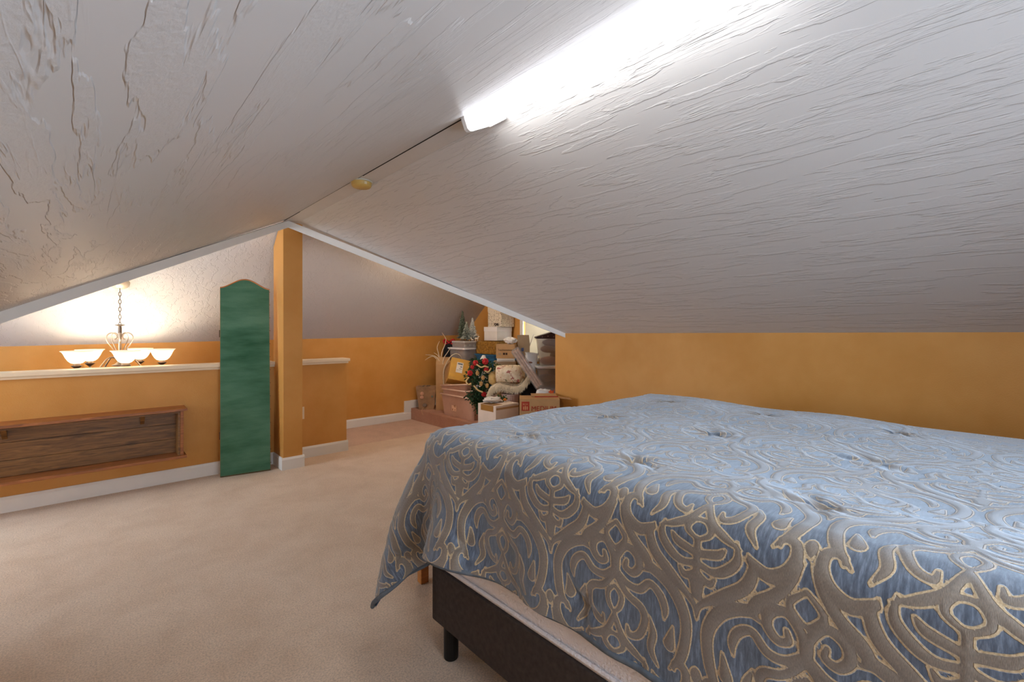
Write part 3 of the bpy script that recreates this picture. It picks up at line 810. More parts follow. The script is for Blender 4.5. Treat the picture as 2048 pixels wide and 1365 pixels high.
def drape():
    h = 0.028
    s = np.arange(-0.360, FXF-FXN+0.30, h); t = np.arange(FYH, FYF+0.445, h)
    n, m = len(s), len(t)
    P = np.zeros((n, m, 3))
    P[..., 0] = FXN+s[:, None]; P[..., 1] = t[None, :]; P[..., 2] = 0.845
    rng = np.random.RandomState(3)
    P[..., 2] += rng.uniform(-.002, .002, (n, m))
    V = np.zeros_like(P)
    c = np.array([(FXN+FXF)/2, (FYH-0.3+FYF+0.04)/2, 0.41]); half = np.array([(FXF-FXN)/2, (FYF-FYH+0.34)/2, 0.40])
    r = 0.06; th = 0.020
    sl = slice
    def con(a, b, L, k):
        d = P[b]-P[a]; l = np.sqrt((d*d).sum(-1, keepdims=True))+1e-9
        q = d*(0.5*k*(l-L)/l)
        P[a] += q; P[b] -= q
    cons = []
    for st_, L, k in ((1, h, 1.0), (2, 2*h, 0.40), (4, 4*h, 0.14), (7, 7*h, 0.03)):
        for o in range(2*st_):
            for axis in (0, 1):
                N_ = n if axis == 0 else m
                idx = np.array([i for i in range(N_-st_) if (i % (2*st_)) == o % (2*st_)])
                if len(idx) == 0: continue
                if axis == 0: cons.append(((idx, sl(None)), (idx+st_, sl(None)), L, k))
                else: cons.append(((sl(None), idx), (sl(None), idx+st_), L, k))
    for o in (0, 1):
        for e in (0, 1):
            i0 = np.arange(o, n-1, 2)
            cons.append((np.ix_(i0, np.arange(0, m-1)), np.ix_(i0+1, np.arange(1, m)), h*math.sqrt(2), 0.45)) if e == 0 else \
                cons.append((np.ix_(i0, np.arange(1, m)), np.ix_(i0+1, np.arange(0, m-1)), h*math.sqrt(2), 0.45))
    hard = [q for q in cons if abs(q[2]-h) < 1e-9]
    hard = hard*3
    dt = 0.006
    pin = (s[:, None] > 0.10) & (s[:, None] < FXF-FXN-0.08) & (t[None, :] < FYF-0.10)
    pinned = P[pin].copy(); pinned[:, 2] = 0.830
    STEPS = 900
    for it in range(STEPS):
        Q = P.copy()
        V[..., 2] -= 9.8*dt
        V *= 0.985
        P += V*dt
        for a, b, L, k in cons: con(a, b, L, k)
        P[pin] = pinned
        for a, b, L, k in hard: con(a, b, L, k)
        P[pin] = pinned
        # rounded-box collision
        q = np.abs(P-c)-(half-r)
        mq = np.maximum(q, 0); ln = np.sqrt((mq*mq).sum(-1))
        dist = ln+np.minimum(q.max(-1), 0)-r
        hit = dist < th
        sg = np.sign(P-c)
        nrm = np.where(ln[..., None] > 1e-6, mq/(ln[..., None]+1e-9), (q == q.max(-1, keepdims=True)).astype(float))*sg
        push = np.where(hit, th-dist, 0)[..., None]*nrm
        P += push
        D = P-Q
        tang = D-nrm*(D*nrm).sum(-1, keepdims=True)
        P -= np.where(hit[..., None], tang*0.35, 0)
        P[..., 2] = np.maximum(P[..., 2], 0.012)
        P[pin] = pinned
        V = (P-Q)/dt
    return s, t, P

def upsample(G, k):
    """Catmull-Rom refinement of a grid along both axes"""
    def along(G):
        n = G.shape[0]
        A = np.concatenate([2*G[:1]-G[1:2], G, 2*G[-1:]-G[-2:-1]], 0)
        x = np.arange((n-1)*k+1)/k; i = np.minimum(x.astype(int), n-2); f = (x-i).reshape((-1,)+(1,)*(G.ndim-1))
        a, b_, c_, d_ = A[i], A[i+1], A[i+2], A[i+3]
        return 0.5*(2*b_+(c_-a)*f+(2*a-5*b_+4*c_-d_)*f**2+(3*b_-a-3*c_+d_)*f**3)
    G = along(G)
    return np.swapaxes(along(np.swapaxes(G, 0, 1)), 0, 1)
def gnormals(G):
    du = np.gradient(G, axis=0); dv = np.gradient(G, axis=1)
    nn = np.cross(du, dv); nn /= np.linalg.norm(nn, axis=-1, keepdims=True)+1e-9
    return nn
def grid_mesh(name, G, m, flip=False):
    n, k = G.shape[:2]
    idx = np.arange(n*k).reshape(n, k)
    F = np.stack([idx[:-1, :-1], idx[1:, :-1], idx[1:, 1:], idx[:-1, 1:]], -1).reshape(-1, 4)
    if flip: F = F[:, ::-1]
    me = bpy.data.meshes.new(name)
    me.vertices.add(n*k); me.vertices.foreach_set('co', G.reshape(-1).astype(np.float32))
    me.loops.add(F.size); me.loops.foreach_set('vertex_index', F.reshape(-1).astype(np.int32))
    me.polygons.add(len(F)); me.polygons.foreach_set('loop_start', np.arange(0, F.size, 4, dtype=np.int32))
    me.update(calc_edges=True)
    me.polygons.foreach_set('use_smooth', np.ones(len(F), bool))
    me.materials.append(m)
    return me

def quilt():
    s, t, P = drape()
    K = 6
    G = upsample(P, K)
    n, m = G.shape[:2]
    ss = s[0]+np.arange(n)*(s[1]-s[0])/K; tt = t[0]+np.arange(m)*(t[1]-t[0])/K
    S, T = np.meshgrid(ss, tt, indexing='ij')
    tab = damask_table()
    nv, nu = tab.shape
    u = (((T-0.62)*100) % 39.0)/39.0*nu-0.5; v = (((S-0.015)*100) % 64.0)/64.0*nv-0.5
    i0 = np.floor(u).astype(int); j0 = np.floor(v).astype(int); fu = u-i0; fv = v-j0
    g = lambda j, i: tab[j % nv, i % nu]
    sd = (1-fv)*((1-fu)*g(j0, i0)+fu*g(j0, i0+1))+fv*((1-fu)*g(j0+1, i0)+fu*g(j0+1, i0+1))
    # soft puffs and pinched tufts
    rng = np.random.RandomState(5)
    puff = np.zeros_like(S)
    for _ in range(26):
        kx, ky, ph = rng.normal(0, 5), rng.normal(0, 5), rng.uniform(0, 6.28)
        puff += np.sin(kx*S+ky*T+ph)
    disp = 0.0022*puff
    wr = np.zeros_like(S)
    for a in range(-1, 6):
        for bq in range(-3, 6):
            x, y = 1.14+0.51*a-FXN, 0.715+0.45*bq
            d2 = (S-x)**2+(T-y)**2
            ang = np.arctan2(T-y, S-x)
            rad = np.sqrt(d2)
            disp += -0.014*np.exp(-d2/(2*0.016**2))-0.005*np.exp(-d2/(2*0.05**2))
            disp += 0.004*np.exp(-d2/(2*0.07**2))*np.cos(5*ang+a)*np.clip(rad/0.03, 0, 1)
    edge = np.clip(sd/0.35, -1, 1)
    disp += 0.0012*np.clip(-sd/0.5, -0.3, 1)-0.0010*np.exp(-(sd/0.25)**2)
    Nn = gnormals(G)
    G2 = G+Nn*disp[..., None]
    flat = (S > 0.04) & (S < FXF-FXN-0.04) & (T < FYF)
    G2[..., 2] = np.where(flat, np.maximum(G2[..., 2], 0.816), G2[..., 2])
    # cloth colour: distance to the scroll bands is stored on the mesh, the shader cuts the bands from it
    m_, nt, b = newmat('damask_quilt')
    at = N(nt, 'ShaderNodeAttribute', attribute_name='band'); dd = at.outputs['Fac']
    uvn = N(nt, 'ShaderNodeAttribute', attribute_name='cloth_uv')
    def mapped(sc):
        mp = N(nt, 'ShaderNodeMapping'); nt.links.new(uvn.outputs['Vector'], mp.inputs[0]); mp.inputs['Scale'].default_value = sc; return mp.outputs[0]
    streak = noise(nt, mapped((1, 6, 1)), 26, 5, 0.7)
    weave = noise(nt, mapped((60, 420, 1)), 3, 2, 0.6)
    ground = ramp(nt, streak, [(0.34, lin((62, 70, 82))), (0.5, lin((90, 100, 114))), (0.68, lin((130, 142, 158)))])
    ground = mixc(nt, math_(nt, 'MULTIPLY', weave, 0.30), ground, lin((60, 70, 84)))
    band = ramp(nt, weave, [(0.30, lin((102, 90, 77))), (0.70, lin((140, 127, 111)))])
    gold = ramp(nt, noise(nt, mapped((1, 1, 1)), 300, 2), [(0.3, lin((168, 142, 104))), (0.7, lin((206, 184, 146)))])
    fb = ramp(nt, math_(nt, 'ADD', math_(nt, 'MULTIPLY', dd, 0.5), 0.5), [(0.47, (1, 1, 1)), (0.53, (0, 0, 0))])
    col = mixc(nt, fb, ground, band)
    wob = math_(nt, 'MULTIPLY', math_(nt, 'SUBTRACT', noise(nt, mapped((1, 1, 1)), 260, 2), 0.5), 0.12)
    ring = math_(nt, 'ABSOLUTE', math_(nt, 'ADD', dd, wob))
    fr_ = ramp(nt, ring, [(0.11, (1, 1, 1)), (0.20, (0, 0, 0))])
    col = mixc(nt, fr_, col, gold)
    nt.links.new(col, b.inputs['Base Color'])
    b.inputs['Roughness'].default_value = 0.50
    b.inputs['Specular IOR Level'].default_value = 0.45
    b.inputs['Sheen Weight'].default_value = 1.0
    b.inputs['Sheen Roughness'].default_value = 0.45
    b.inputs['Sheen Tint'].default_value = (0.72, 0.86, 1.0, 1)
    hh = math_(nt, 'ADD', math_(nt, 'MULTIPLY', weave, 0.4), fr_)
    nt.links.new(bump(nt, hh, 0.0012, 0.8), b.inputs['Normal'])
    root = thing('quilt', 'blue damask quilt with taupe scrolls spread over the bed', 'quilt', (0, 0, 0))
    me = grid_mesh('quilt_top', G2, m_)
    a = me.attributes.new('band', 'FLOAT', 'POINT'); a.data.foreach_set('value', sd.reshape(-1).astype(np.float32))
    a = me.attributes.new('cloth_uv', 'FLOAT_VECTOR', 'POINT')
    a.data.foreach_set('vector', np.stack([S, T, 0*S], -1).reshape(-1).astype(np.float32))
    o = bpy.data.objects.new('quilt_top', me); COL.objects.link(o); o.parent = root
    # lining and rolled hem
    Gl = (G+Nn*np.minimum(disp, 0.004)[..., None])[::3, ::3]; Gl = Gl-gnormals(Gl)*0.010; Gl[..., 2] = np.where(flat[::3, ::3], np.maximum(Gl[..., 2], 0.808), Gl[..., 2])
    ml = mat('quilt_lining', (64, 84, 104), 0.8, 0.15, 30, 200, 0.0006)
    o = bpy.data.objects.new('lining', grid_mesh('lining', Gl, ml, True)); COL.objects.link(o); o.parent = root
    Gm = upsample(P, 3); Nm = gnormals(Gm)
    for row, nr in ((Gm[0], Nm[0]), (Gm[-1], Nm[-1]), (Gm[:, -1], Nm[:, -1])):
        MB().tube([tuple(p-q*0.0065) for p, q in zip(row, nr)], 0.0085, 6).build('hem', mat('hem_cloth', (96, 104, 112), 0.7, 0.2, 60), root, smooth=True)
quilt()

# ================================================================== STORED THINGS IN THE ALCOVE
def carton(label, loc, w, d, h, rz=FACE, m=None, name='cardboard_box', tape=True, flaps=True, group=None, rot=None, cat='box', tape_m=None):
    """closed carton: body, two top flaps with a gap, tape strip; origin at the centre of the base"""
    m = m or M_CARD
    t = thing(name, label, cat, loc, rz, group, rot)
    MB().box(-w/2, w/2, -d/2, d/2, 0, h-0.004).build('body', m, t, bevel=0.003)
    if flaps:
        for a, b in ((-d/2, -0.002), (0.002, d/2)):
            MB().box(-w/2, w/2, a, b, h-0.004, h).build('flap', m, t)
    if tape:
        MB().box(-w/2-0.001, w/2+0.001, -0.025, 0.025, h, h+0.001).build('tape', tape_m or M_TAPE, t)
        for sx in (-1, 1):
            x = sx*(w/2+0.0006)
            MB().box(x-0.0006, x+0.0006, -0.025, 0.025, h-0.07, h+0.001).build('tape', tape_m or M_TAPE, t)
    return t
def shell(w, d, h, k=0.86, th=0.003, r=0.03, lip=0.012):
    """open tapered tub with rounded corners and a rolled lip"""
    def ring(w, d, r, z):
        out = []
        for cx, cy, a0 in ((w/2-r, d/2-r, 0), (-w/2+r, d/2-r, 90), (-w/2+r, -d/2+r, 180), (w/2-r, -d/2+r, 270)):
            for i in range(5):
                a = math.radians(a0+90*i/4); out.append((cx+r*math.cos(a), cy+r*math.sin(a), z))
        return out
    rings = [ring(w*k, d*k, r, 0), ring(w*(k+(1-k)*0.9), d*(k+(1-k)*0.9), r, h*0.9), ring(w*0.985, d*0.985, r, h-0.014), ring(w+lip, d+lip, r, h-0.012), ring(w+lip, d+lip, r, h), ring(w*0.985-2*th, d*0.985-2*th, r, h), ring(w*k-2*th, d*k-2*th, r, th)]
    mb = MB(); n = len(rings[0])
    vs = [p for q in rings for p in q]
    fs = [(i*n+j, i*n+(j+1) % n, (i+1)*n+(j+1) % n, (i+1)*n+j) for i in range(len(rings)-1) for j in range(n)]
    fs += [tuple(range(n-1, -1, -1)), tuple(range((len(rings)-1)*n, len(rings)*n))]
    return mb.add(vs, fs)
def lid(w, d, h=0.022):
    mb = shell(w, d, h, 0.985, 0.004, 0.03, 0.016)
    return mb
def lumps(label, name, cat, loc, size, n, mats, seed, rz=FACE):
    """soft bundled things seen through clear plastic: each cloth a crumpled ball"""
    t = thing(name, label, cat, loc, rz); rnd = random.Random(seed)
    for i in range(n):
        x, y = rnd.uniform(-.5, .5)*size[0], rnd.uniform(-.5, .5)*size[1]
        z = (i+0.6)/n*size[2]
        MB().ball((x*0.5, y*0.5, z), (size[0]*0.34, size[1]*0.34, size[2]/n*0.72), 12, 8, jit=0.10, rnd=rnd).build('cloth', mats[i % len(mats)], t, smooth=True)
    return t

# --- paper gift bag with twine handle on the step
M_KRAFT = mat('printed_kraft_paper', (176, 138, 98), 0.75, 0.1, 9, 40, 0.002, alt=(138, 108, 80))
gb = thing('gift_bag', 'crumpled floral kraft paper gift bag on the carpeted step', 'bag', pt(853, 6.07, 0.150), FACE+0.15)
rnd = random.Random(2)
def bagring(w, d, z, j): return [(x+rnd.uniform(-j, j), y+rnd.uniform(-j, j), z+rnd.uniform(-j, j)) for x, y in ((-w, -d), (-w*.3, -d*1.06), (w*.4, -d), (w, -d), (w*1.04, 0), (w, d), (0, d*.95), (-w, d), (-w*.97, 0))]
rg = [bagring(.095, .05, 0.0, 0), bagring(.106, .055, .08, .006), bagring(.116, .06, .17, .006), bagring(.126, .065, .26, .006), bagring(.130, .068, .305, .007), bagring(.122, .06, .30, .004), bagring(.10, .05, .10, .003)]
mb = MB(); n9 = 9
mb.add([p for q in rg for p in q], [(i*n9+j, i*n9+(j+1) % n9, (i+1)*n9+(j+1) % n9, (i+1)*n9+j) for i in range(len(rg)-1) for j in range(n9)]+[tuple(range(8, -1, -1)), tuple(range(6*n9, 7*n9))])
mb.build('paper_body', M_KRAFT, gb)
MB().tube([Vector(p) for p in crom([(-.05, -.07, .02), (-.055, -.125, -.012), (-.03, -.150, -.055), (.03, -.150, -.045), (.09, -.12, -.006), (.115, -.07, .02)], 6)], 0.0025, 5).build('twine_handle', mat('twine', (214, 180, 140), 0.8, 0.1, 40), gb)
for x, z, r_, mm in ((-.055, .215, .026, mat('print_pink', (206, 158, 128), 0.8)), (-.058, .165, .026, MATS['print_pink']), (.075, .175, .013, mat('print_teal', (112, 128, 114), 0.8)), (-.02, .06, .028, mat('print_grey', (128, 112, 96), 0.8))):
    MB().ball((x, -.062-.012*(z/.3), z), (r_, 0.004, r_*.9), 12, 6).build('printed_flower', mm, gb, smooth=True)
for i in range(5):
    a = rnd.uniform(-.08, .08)
    MB().add([(a, -.02, .26), (a+.05, -.01, .30+rnd.uniform(0, .035)), (a+.03, .04, .31), (a-.02, .03, .27)], [(0, 1, 2, 3)]).build('tissue', mat('dark_tissue', (92, 84, 72), 0.8, 0.3, 40), gb)

# --- big frosted tub on the step with nested tubs on it, long side along the step
tub = thing('storage_tub', 'large frosted pinkish storage tub with a sticker at the step edge', 'storage bin', (3.395, 4.465, 0.150), math.pi/2)
shell(0.66, 0.37, 0.262, 0.90).build('tub_body', M_PINKPL, tub, smooth=False)
st = MB().box(-0.045, 0.045, -0.001, 0.001, -0.052, 0.052).build('sticker', mat('pale_sticker', (232, 196, 168), 0.5, 0.05), tub)
st.location = (0.06, 0.1755, 0.125); st.rotation_euler = (0.02, 0, 0)
M_MARK = mat('sticker_mark', (146, 98, 66), 0.6, 0.05)
MB().box(-0.030, 0.002, 0.0012, 0.0018, 0.004, 0.012).build('printed_mark', M_MARK, st)
MB().box(-0.030, -0.018, 0.0012, 0.0018, -0.008, 0.022).build('printed_mark', M_MARK, st)
MB().box(0.018, 0.034, 0.0012, 0.0018, -0.046, -0.026).build('printed_mark', M_MARK, st)
MB().box(-0.030, -0.016, 0.0012, 0.0018, -0.044, -0.032).build('printed_mark', M_MARK, st)
t2 = thing('storage_tub', 'empty frosted pinkish tub nested in the large tub, lower of the two', 'storage bin', (3.40, 4.53, 0.352), rot=(0.0, 0.02, math.pi/2), group='frosted pinkish tubs under the taped box')
shell(0.50, 0.36, 0.125, 0.93).build('tub_body', M_PINKPL, t2)
def rim(w, d, h, parent):  # paler tube paints a highlight along the tub rim
    q = [(-w/2, -d/2, h), (w/2, -d/2, h), (w/2, d/2, h), (-w/2, d/2, h), (-w/2, -d/2, h)]
    MB().tube(q, 0.009, 6).build('rim', mat('pink_rim_highlight', (240, 210, 190), 0.35, 0.04), parent, smooth=True)
rim(0.505, 0.365, 0.122, t2); rim(0.665, 0.375, 0.259, tub)
t3 = thing('storage_tub', 'tilted frosted pinkish tub nested on top, under the taped box', 'storage bin', (3.41, 4.545, 0.424), rot=(0.02, 0.10, math.pi/2), group='frosted pinkish tubs under the taped box')
shell(0.52, 0.38, 0.110, 0.90).build('tub_body', M_PINKPL, t3)
rim(0.525, 0.385, 0.107, t3)
tub['group'] = 'frosted pinkish tubs under the taped box'
lumps('faded folded cloths seen inside the large frosted tub', 'folded_cloth', 'cloth', (3.395, 4.44, 0.157), (0.45, 0.24, 0.16), 3, [mat('cloth_rose', (190, 140, 120), 0.9), mat('cloth_tan', (200, 166, 136), 0.9)], 4, math.pi/2)

# --- taped brown parcel tilted on the tubs
yb = carton('yellow taped parcel with a white shipping label, tilted on the tubs', pt(912, 5.66, 0.548), 0.235, 0.19, 0.285, m=M_CARD3, name='parcel', rot=(math.radians(-24), math.radians(13), FACE+0.20), tape=False)
MB().box(-0.030, 0.030, -0.0962, -0.0952, 0.005, 0.285).build('tape', mat('shiny_tape', (214, 166, 78), 0.12, 0.06, 10, spec=0.6), yb)
MB().box(-0.118, 0.118, -0.0966, -0.0956, 0.035, 0.075).build('tape', MATS['shiny_tape'], yb)
sl_ = MB().box(-0.040, 0.040, -0.0985, -0.0970, 0.100, 0.235).build('shipping_label', M_PAPER, yb)
M_LBL = mat('label_ink', (112, 120, 122), 0.7, 0.1, 10)
for x0, x1, z0, z1 in ((-0.030, 0.030, 0.205, 0.226), (0.006, 0.030, 0.172, 0.186), (-0.005, 0.028, 0.150, 0.156)):
    MB().box(x0, x1, -0.0992, -0.0986, z0, z1).build('printed_bar', M_LBL, sl_)
text('printed_text', 'SHIP TO', 0.013, M_LBL, sl_, (-0.032, -0.0992, 0.128), (math.pi/2, 0, 0))
# --- tall open carton with white twigs
tb = thing('cardboard_box', 'tall narrow brown carton behind the taped parcel holding white twigs', 'box', pt(888, 6.08, 0.150), FACE)
for a, b, c, d in ((-.09, .09, -.11, -.106), (-.09, .09, .106, .11), (-.09, -.086, -.106, .106), (.086, .09, -.106, .106)):
    MB().box(a, b, c, d, 0, 0.60).build('side_panel', M_CARD, tb)
MB().box(-.09, .09, -.11, .11, 0, 0.004).build('bottom_panel', M_CARD, tb)
MB().box(-.09, .09, -.002, .002, 0, 0.11, Matrix.Translation((0, -.108, .598)) @ Matrix.Rotation(-0.5, 4, 'X')).build('flap', M_CARD, tb)
tw = thing('twig_branches', 'bunch of bare white painted twigs standing in the tall carton', 'branches', pt(888, 6.06, 0.16), 0)
M_TWIG = mat('white_twig', (222, 202, 170), 0.7, 0.12, 40)
def pv(u, v_, F): p = pt(u, F); return Vector((p.x, p.y, HC-(v_-661.0)/910.0*F))
base_t = Vector(tw.location)
for path, F in (([(886, 790), (884, 745), (882, 722), (884, 705), (890, 690), (892, 680), (889, 673), (884, 666)], 6.06), ([(886, 790), (883, 740), (881, 722), (875, 700), (875, 692), (879, 683)], 6.10),
                ([(886, 790), (884, 744), (880, 725), (872, 714), (862, 711), (851, 710)], 6.02), ([(887, 790), (884, 746), (880, 728), (868, 714), (859, 715), (850, 721)], 6.08),
                ([(887, 790), (883, 742), (881, 724), (876, 712), (868, 706)], 6.12), ([(887, 790), (885, 745), (887, 719), (896, 704), (902, 694)], 6.0),
                ([(888, 790), (887, 746), (893, 727), (903, 712), (914, 708), (922, 714), (924, 724)], 5.96), ([(888, 790), (887, 748), (894, 732), (902, 722), (910, 721)], 6.0)):
    q = [pv(u, v_, F-0.02)-base_t for u, v_ in path]
    q = [Vector(p) for p in crom([tuple(p) for p in q], 4)]
    MB().tube(q, [0.010-0.0075*i/(len(q)-1) for i in range(len(q))], 5).build('twig', M_TWIG, tw, smooth=True)
# --- black bag with a red bow
bk = thing('black_bag', 'full black bag with a red bow by the far wall behind the twigs', 'bag', pt(899, 6.36, 0.150), FACE)
rnd = random.Random(9)
prof = [(.03, 0), (.085, .04), (.095, .25), (.10, .45), (.095, .66), (.08, .80), (.06, .88), (.03, .90), (.0, .905)]
mb = MB(); mb.lathe(prof, 16, capt=False); mb.v = [(x*(1+rnd.uniform(-.08, .08)), y*.85*(1+rnd.uniform(-.08, .08)), z) for x, y, z in mb.v]
mb.build('bag_body', M_BLACK, bk, smooth=True)
for sx in (-1, 1):
    MB().tube([Vector(p) for p in crom([(0, -.03, .87), (sx*.05, -.05, .92), (sx*.075, -.05, .90), (sx*.05, -.05, .865), (0, -.03, .87)], 5)], 0.014, 6).build('bow_loop', M_RED, bk, smooth=True)
MB().ball((0, -.04, .875), .02, 10, 6).build('bow_knot', M_RED, bk, smooth=True)

# --- clear bin with white lid, on a carton
carton('brown carton at the bottom of the pile under the clear bin', (3.68, 4.90, 0.150), 0.28, 0.30, 0.45, 0, group='plain cartons under the pile')
cb = thing('storage_bin', 'clear plastic bin with a white lid under the little frosted trees', 'storage bin', (3.68, 4.90, 0.602), 0, group='clear bins with white lids')
shell(0.31, 0.34, 0.345, 0.88).build('bin_body', M_CLEAR, cb)
o = lid(0.335, 0.365).build('bin_lid', M_WHITE, cb); o.location = (0, 0, 0.346)
lumps('reddish and grey ornaments seen through the clear bin under the trees', 'ornament_bundle', 'ornaments', (3.68, 4.90, 0.612), (0.26, 0.28, 0.31), 4, [mat('orn_rose', (150, 104, 92), 0.7), mat('orn_grey', (116, 110, 112), 0.6), mat('orn_plum', (128, 92, 100), 0.6)], 6, 0)
tr = thing('clear_tray', 'shallow clear acrylic box with ornaments lying on the white bin lid', 'tray', (3.67, 4.875, 0.970), 0)
shell(0.27, 0.28, 0.072, 0.99, 0.002, 0.008, 0.004).build('tray_body', M_CLEAR, tr)
MB().box(-.137, .137, -.142, .142, .066, .090).build('tray_lid', M_FROST, tr, bevel=0.004)
for i in range(6):
    MB().ball((-.09+.036*i, -.10+.02*(i % 2), .028), .022, 10, 6).build('bauble', [mat('bauble_silver', (190, 186, 184), 0.2, 0.1, 10, metal=0.6), mat('bauble_dark', (84, 74, 72), 0.4)][i % 2], tr, smooth=True)

def conifer(label, loc, h, r, m_leaf, seed, group, n=300):
    t = thing('tabletop_tree', label, 'christmas tree', loc, 0, group)
    rnd = random.Random(seed)
    MB().lathe([(r*.42, 0), (r*.42, .010), (r*.10, .014), (r*.07, h*.3), (.002, h*.96)], 10).build('trunk', mat('tree_trunk', (104, 82, 60), 0.8), t)
    mb = MB()
    for i in range(n):
        k = (i/n)**0.85; z = h*(.09+.91*k); a = i*2.399; rr = r*(1-k)*rnd.uniform(.60, 1.22)+.008
        d = Vector((math.cos(a), math.sin(a), rnd.uniform(-.30, .05))); s_ = Vector((-math.sin(a), math.cos(a), 0))*rnd.uniform(.009, .017)
        c0 = Vector((0, 0, z)); tip = c0+d*rr; mid = c0+d*rr*.55
        up = Vector((0, 0, rnd.uniform(.010, .022)))
        mb.add([c0, mid+s_, tip+up*.3, mid-s_, mid+up], [(0, 1, 4), (1, 2, 4), (2, 3, 4), (3, 0, 4)])
    tag(mb.build('needles', m_leaf, t), kind='stuff')
    return t
M_FG = mat('frosted_green', (122, 132, 112), 0.8, 0.0, 60, alt=(52, 62, 44))
M_FW = mat('frosted_white', (226, 226, 218), 0.8, 0.0, 60, alt=(160, 164, 154))
M_FM = mat('frosted_mix', (178, 182, 168), 0.8, 0.0, 60, alt=(84, 92, 78))
ztr = 1.0605
conifer('tallest dark green tabletop tree dusted with frost on the bins', pt(925, 6.10, ztr), 0.385, 0.085, M_FG, 1, 'tabletop trees on the bins')
conifer('bushy grey frosted tabletop tree between the tallest and the white one', pt(933, 5.97, ztr), 0.24, 0.080, M_FM, 2, 'tabletop trees on the bins', 260)
conifer('white snowy tabletop tree on the bins', pt(945, 6.04, ztr), 0.29, 0.075, M_FW, 3, 'tabletop trees on the bins')
M_DEER = mat('white_figurine', (226, 212, 190), 0.5, 0.05)
def deer(label, loc, s_, rz):
    t = thing('deer_figurine', label, 'figurine', loc, rz, 'white deer figurines by the trees')
    MB().ball((0, 0, .050*s_), (.036*s_, .014*s_, .016*s_), 12, 8).build('torso', M_DEER, t, smooth=True)
    for x in (-.025, .025):
        for y in (-.008, .008):
            MB().tube([(x*s_, y*s_, .045*s_), (x*1.05*s_, y*s_, .022*s_), (x*s_, y*s_, 0)], [.006*s_, .004*s_, .003*s_], 6).build('leg', M_DEER, t)
    MB().tube([(.026*s_, 0, .055*s_), (.040*s_, 0, .085*s_)], [.011*s_, .008*s_], 8).build('neck', M_DEER, t)
    MB().ball((.050*s_, 0, .092*s_), (.017*s_, .008*s_, .009*s_), 10, 6).build('head', M_DEER, t, smooth=True)
    for sy in (-1, 1):
        MB().tube([(.042*s_, sy*.004*s_, .098*s_), (.036*s_, sy*.016*s_, .118*s_), (.042*s_, sy*.018*s_, .136*s_)], .0022*s_, 5).build('antler', M_DEER, t)
deer('small white deer figurine standing right of the snowy tree', pt(953, 5.885, ztr), 0.62, FACE)
deer('tiny white deer figurine at the foot of the snowy tree', pt(945, 5.84, ztr), 0.42, FACE+3.0)

# --- blue tote, wicker basket, white box, spotted gift box
carton('brown carton at the bottom of the pile under the blue tote', (3.86, 4.49, 0.150), 0.36, 0.38, 0.33, 0, group='plain cartons under the pile')
M_BLUE = mat('blue_plastic', (38, 96, 134), 0.4, 0.08, 5)
tt_ = thing('storage_tote', 'blue plastic tote under the wicker basket', 'storage bin', (3.865, 4.49, 0.482), 0)
shell(0.37, 0.40, 0.385, 0.86).build('tote_body', M_BLUE, tt_)
o = lid(0.395, 0.42, 0.026).build('tote_lid', M_BLUE, tt_); o.location = (0, 0, 0.386)
wk = thing('wicker_basket', 'honey woven wicker basket on the blue tote', 'basket', (3.872, 4.495, 0.896), 0)
M_WICK = mat('wicker', (186, 140, 62), 0.6, 0.25, 40, alt=(120, 82, 30))
bw_, bd_, bh_ = 0.35, 0.385, 0.162
MB().box(-bw_/2+.012, bw_/2-.012, -bd_/2+.012, bd_/2-.012, 0, bh_-.002).build('basket_core', mat('wicker_dark', (120, 84, 34), 0.8, 0.2, 30), wk)
for i in range(14):
    z = .006+i*(bh_-.012)/13; o_ = .004*(1 if i % 2 else -1)
    ring = []
    for (ax, ay, bx, by) in ((-bw_/2, -bd_/2, bw_/2, -bd_/2), (bw_/2, -bd_/2, bw_/2, bd_/2), (bw_/2, bd_/2, -bw_/2, bd_/2), (-bw_/2, bd_/2, -bw_/2, -bd_/2)):
        for j in range(14):
            t_ = j/14; nx, ny = (by-ay), -(bx-ax); l_ = math.hypot(nx, ny); wv_ = .0045*math.sin(j*math.pi*1.0+i*math.pi)
            ring.append((ax+(bx-ax)*t_+nx/l_*wv_, ay+(by-ay)*t_+ny/l_*wv_, z+0.002*math.sin(j*1.7+i)))
    ring.append(ring[0])
    MB().tube(ring, .0065, 5).build('woven_strand', M_WICK, wk, smooth=True)
wb = thing('gift_box', 'plain white lidded box on the wicker basket', 'box', (3.92, 4.52, 1.066), 0)
MB().box(-.128, .128, -.128, .128, 0, .14).build('body', M_PAPER, wb, bevel=.002)
MB().box(-.131, .131, -.131, .131, .12, .178).build('lid', mat('white_card', (234, 231, 228), 0.6, 0.02), wb, bevel=.002)
msp, nt, b = newmat('spotted_paper')
vo = N(nt, 'ShaderNodeTexVoronoi'); vo.inputs['Scale'].default_value = 46; vo.inputs['Randomness'].default_value = 0.25
nt.links.new(coords(nt), vo.inputs['Vector'])
nt.links.new(mixc(nt, ramp(nt, vo.outputs['Distance'], [(0.30, (1, 1, 1)), (0.42, (0, 0, 0))]), lin((222, 212, 192)), lin((116, 100, 84))), b.inputs['Base Color'])
b.inputs['Roughness'].default_value = 0.6
gx = thing('gift_box', 'cream gift box with grey spots and a dark bow, topmost of the pile', 'box', (3.958, 4.50, 1.2445), 0)
MB().box(-.112, .112, -.135, .135, 0, .24).build('body', msp, gx, bevel=.002)
MB().box(-.115, .115, -.138, .138, .20, .262).build('lid', msp, gx, bevel=.002)
M_BOW = mat('dark_bow', (72, 58, 54), 0.5, 0.1)
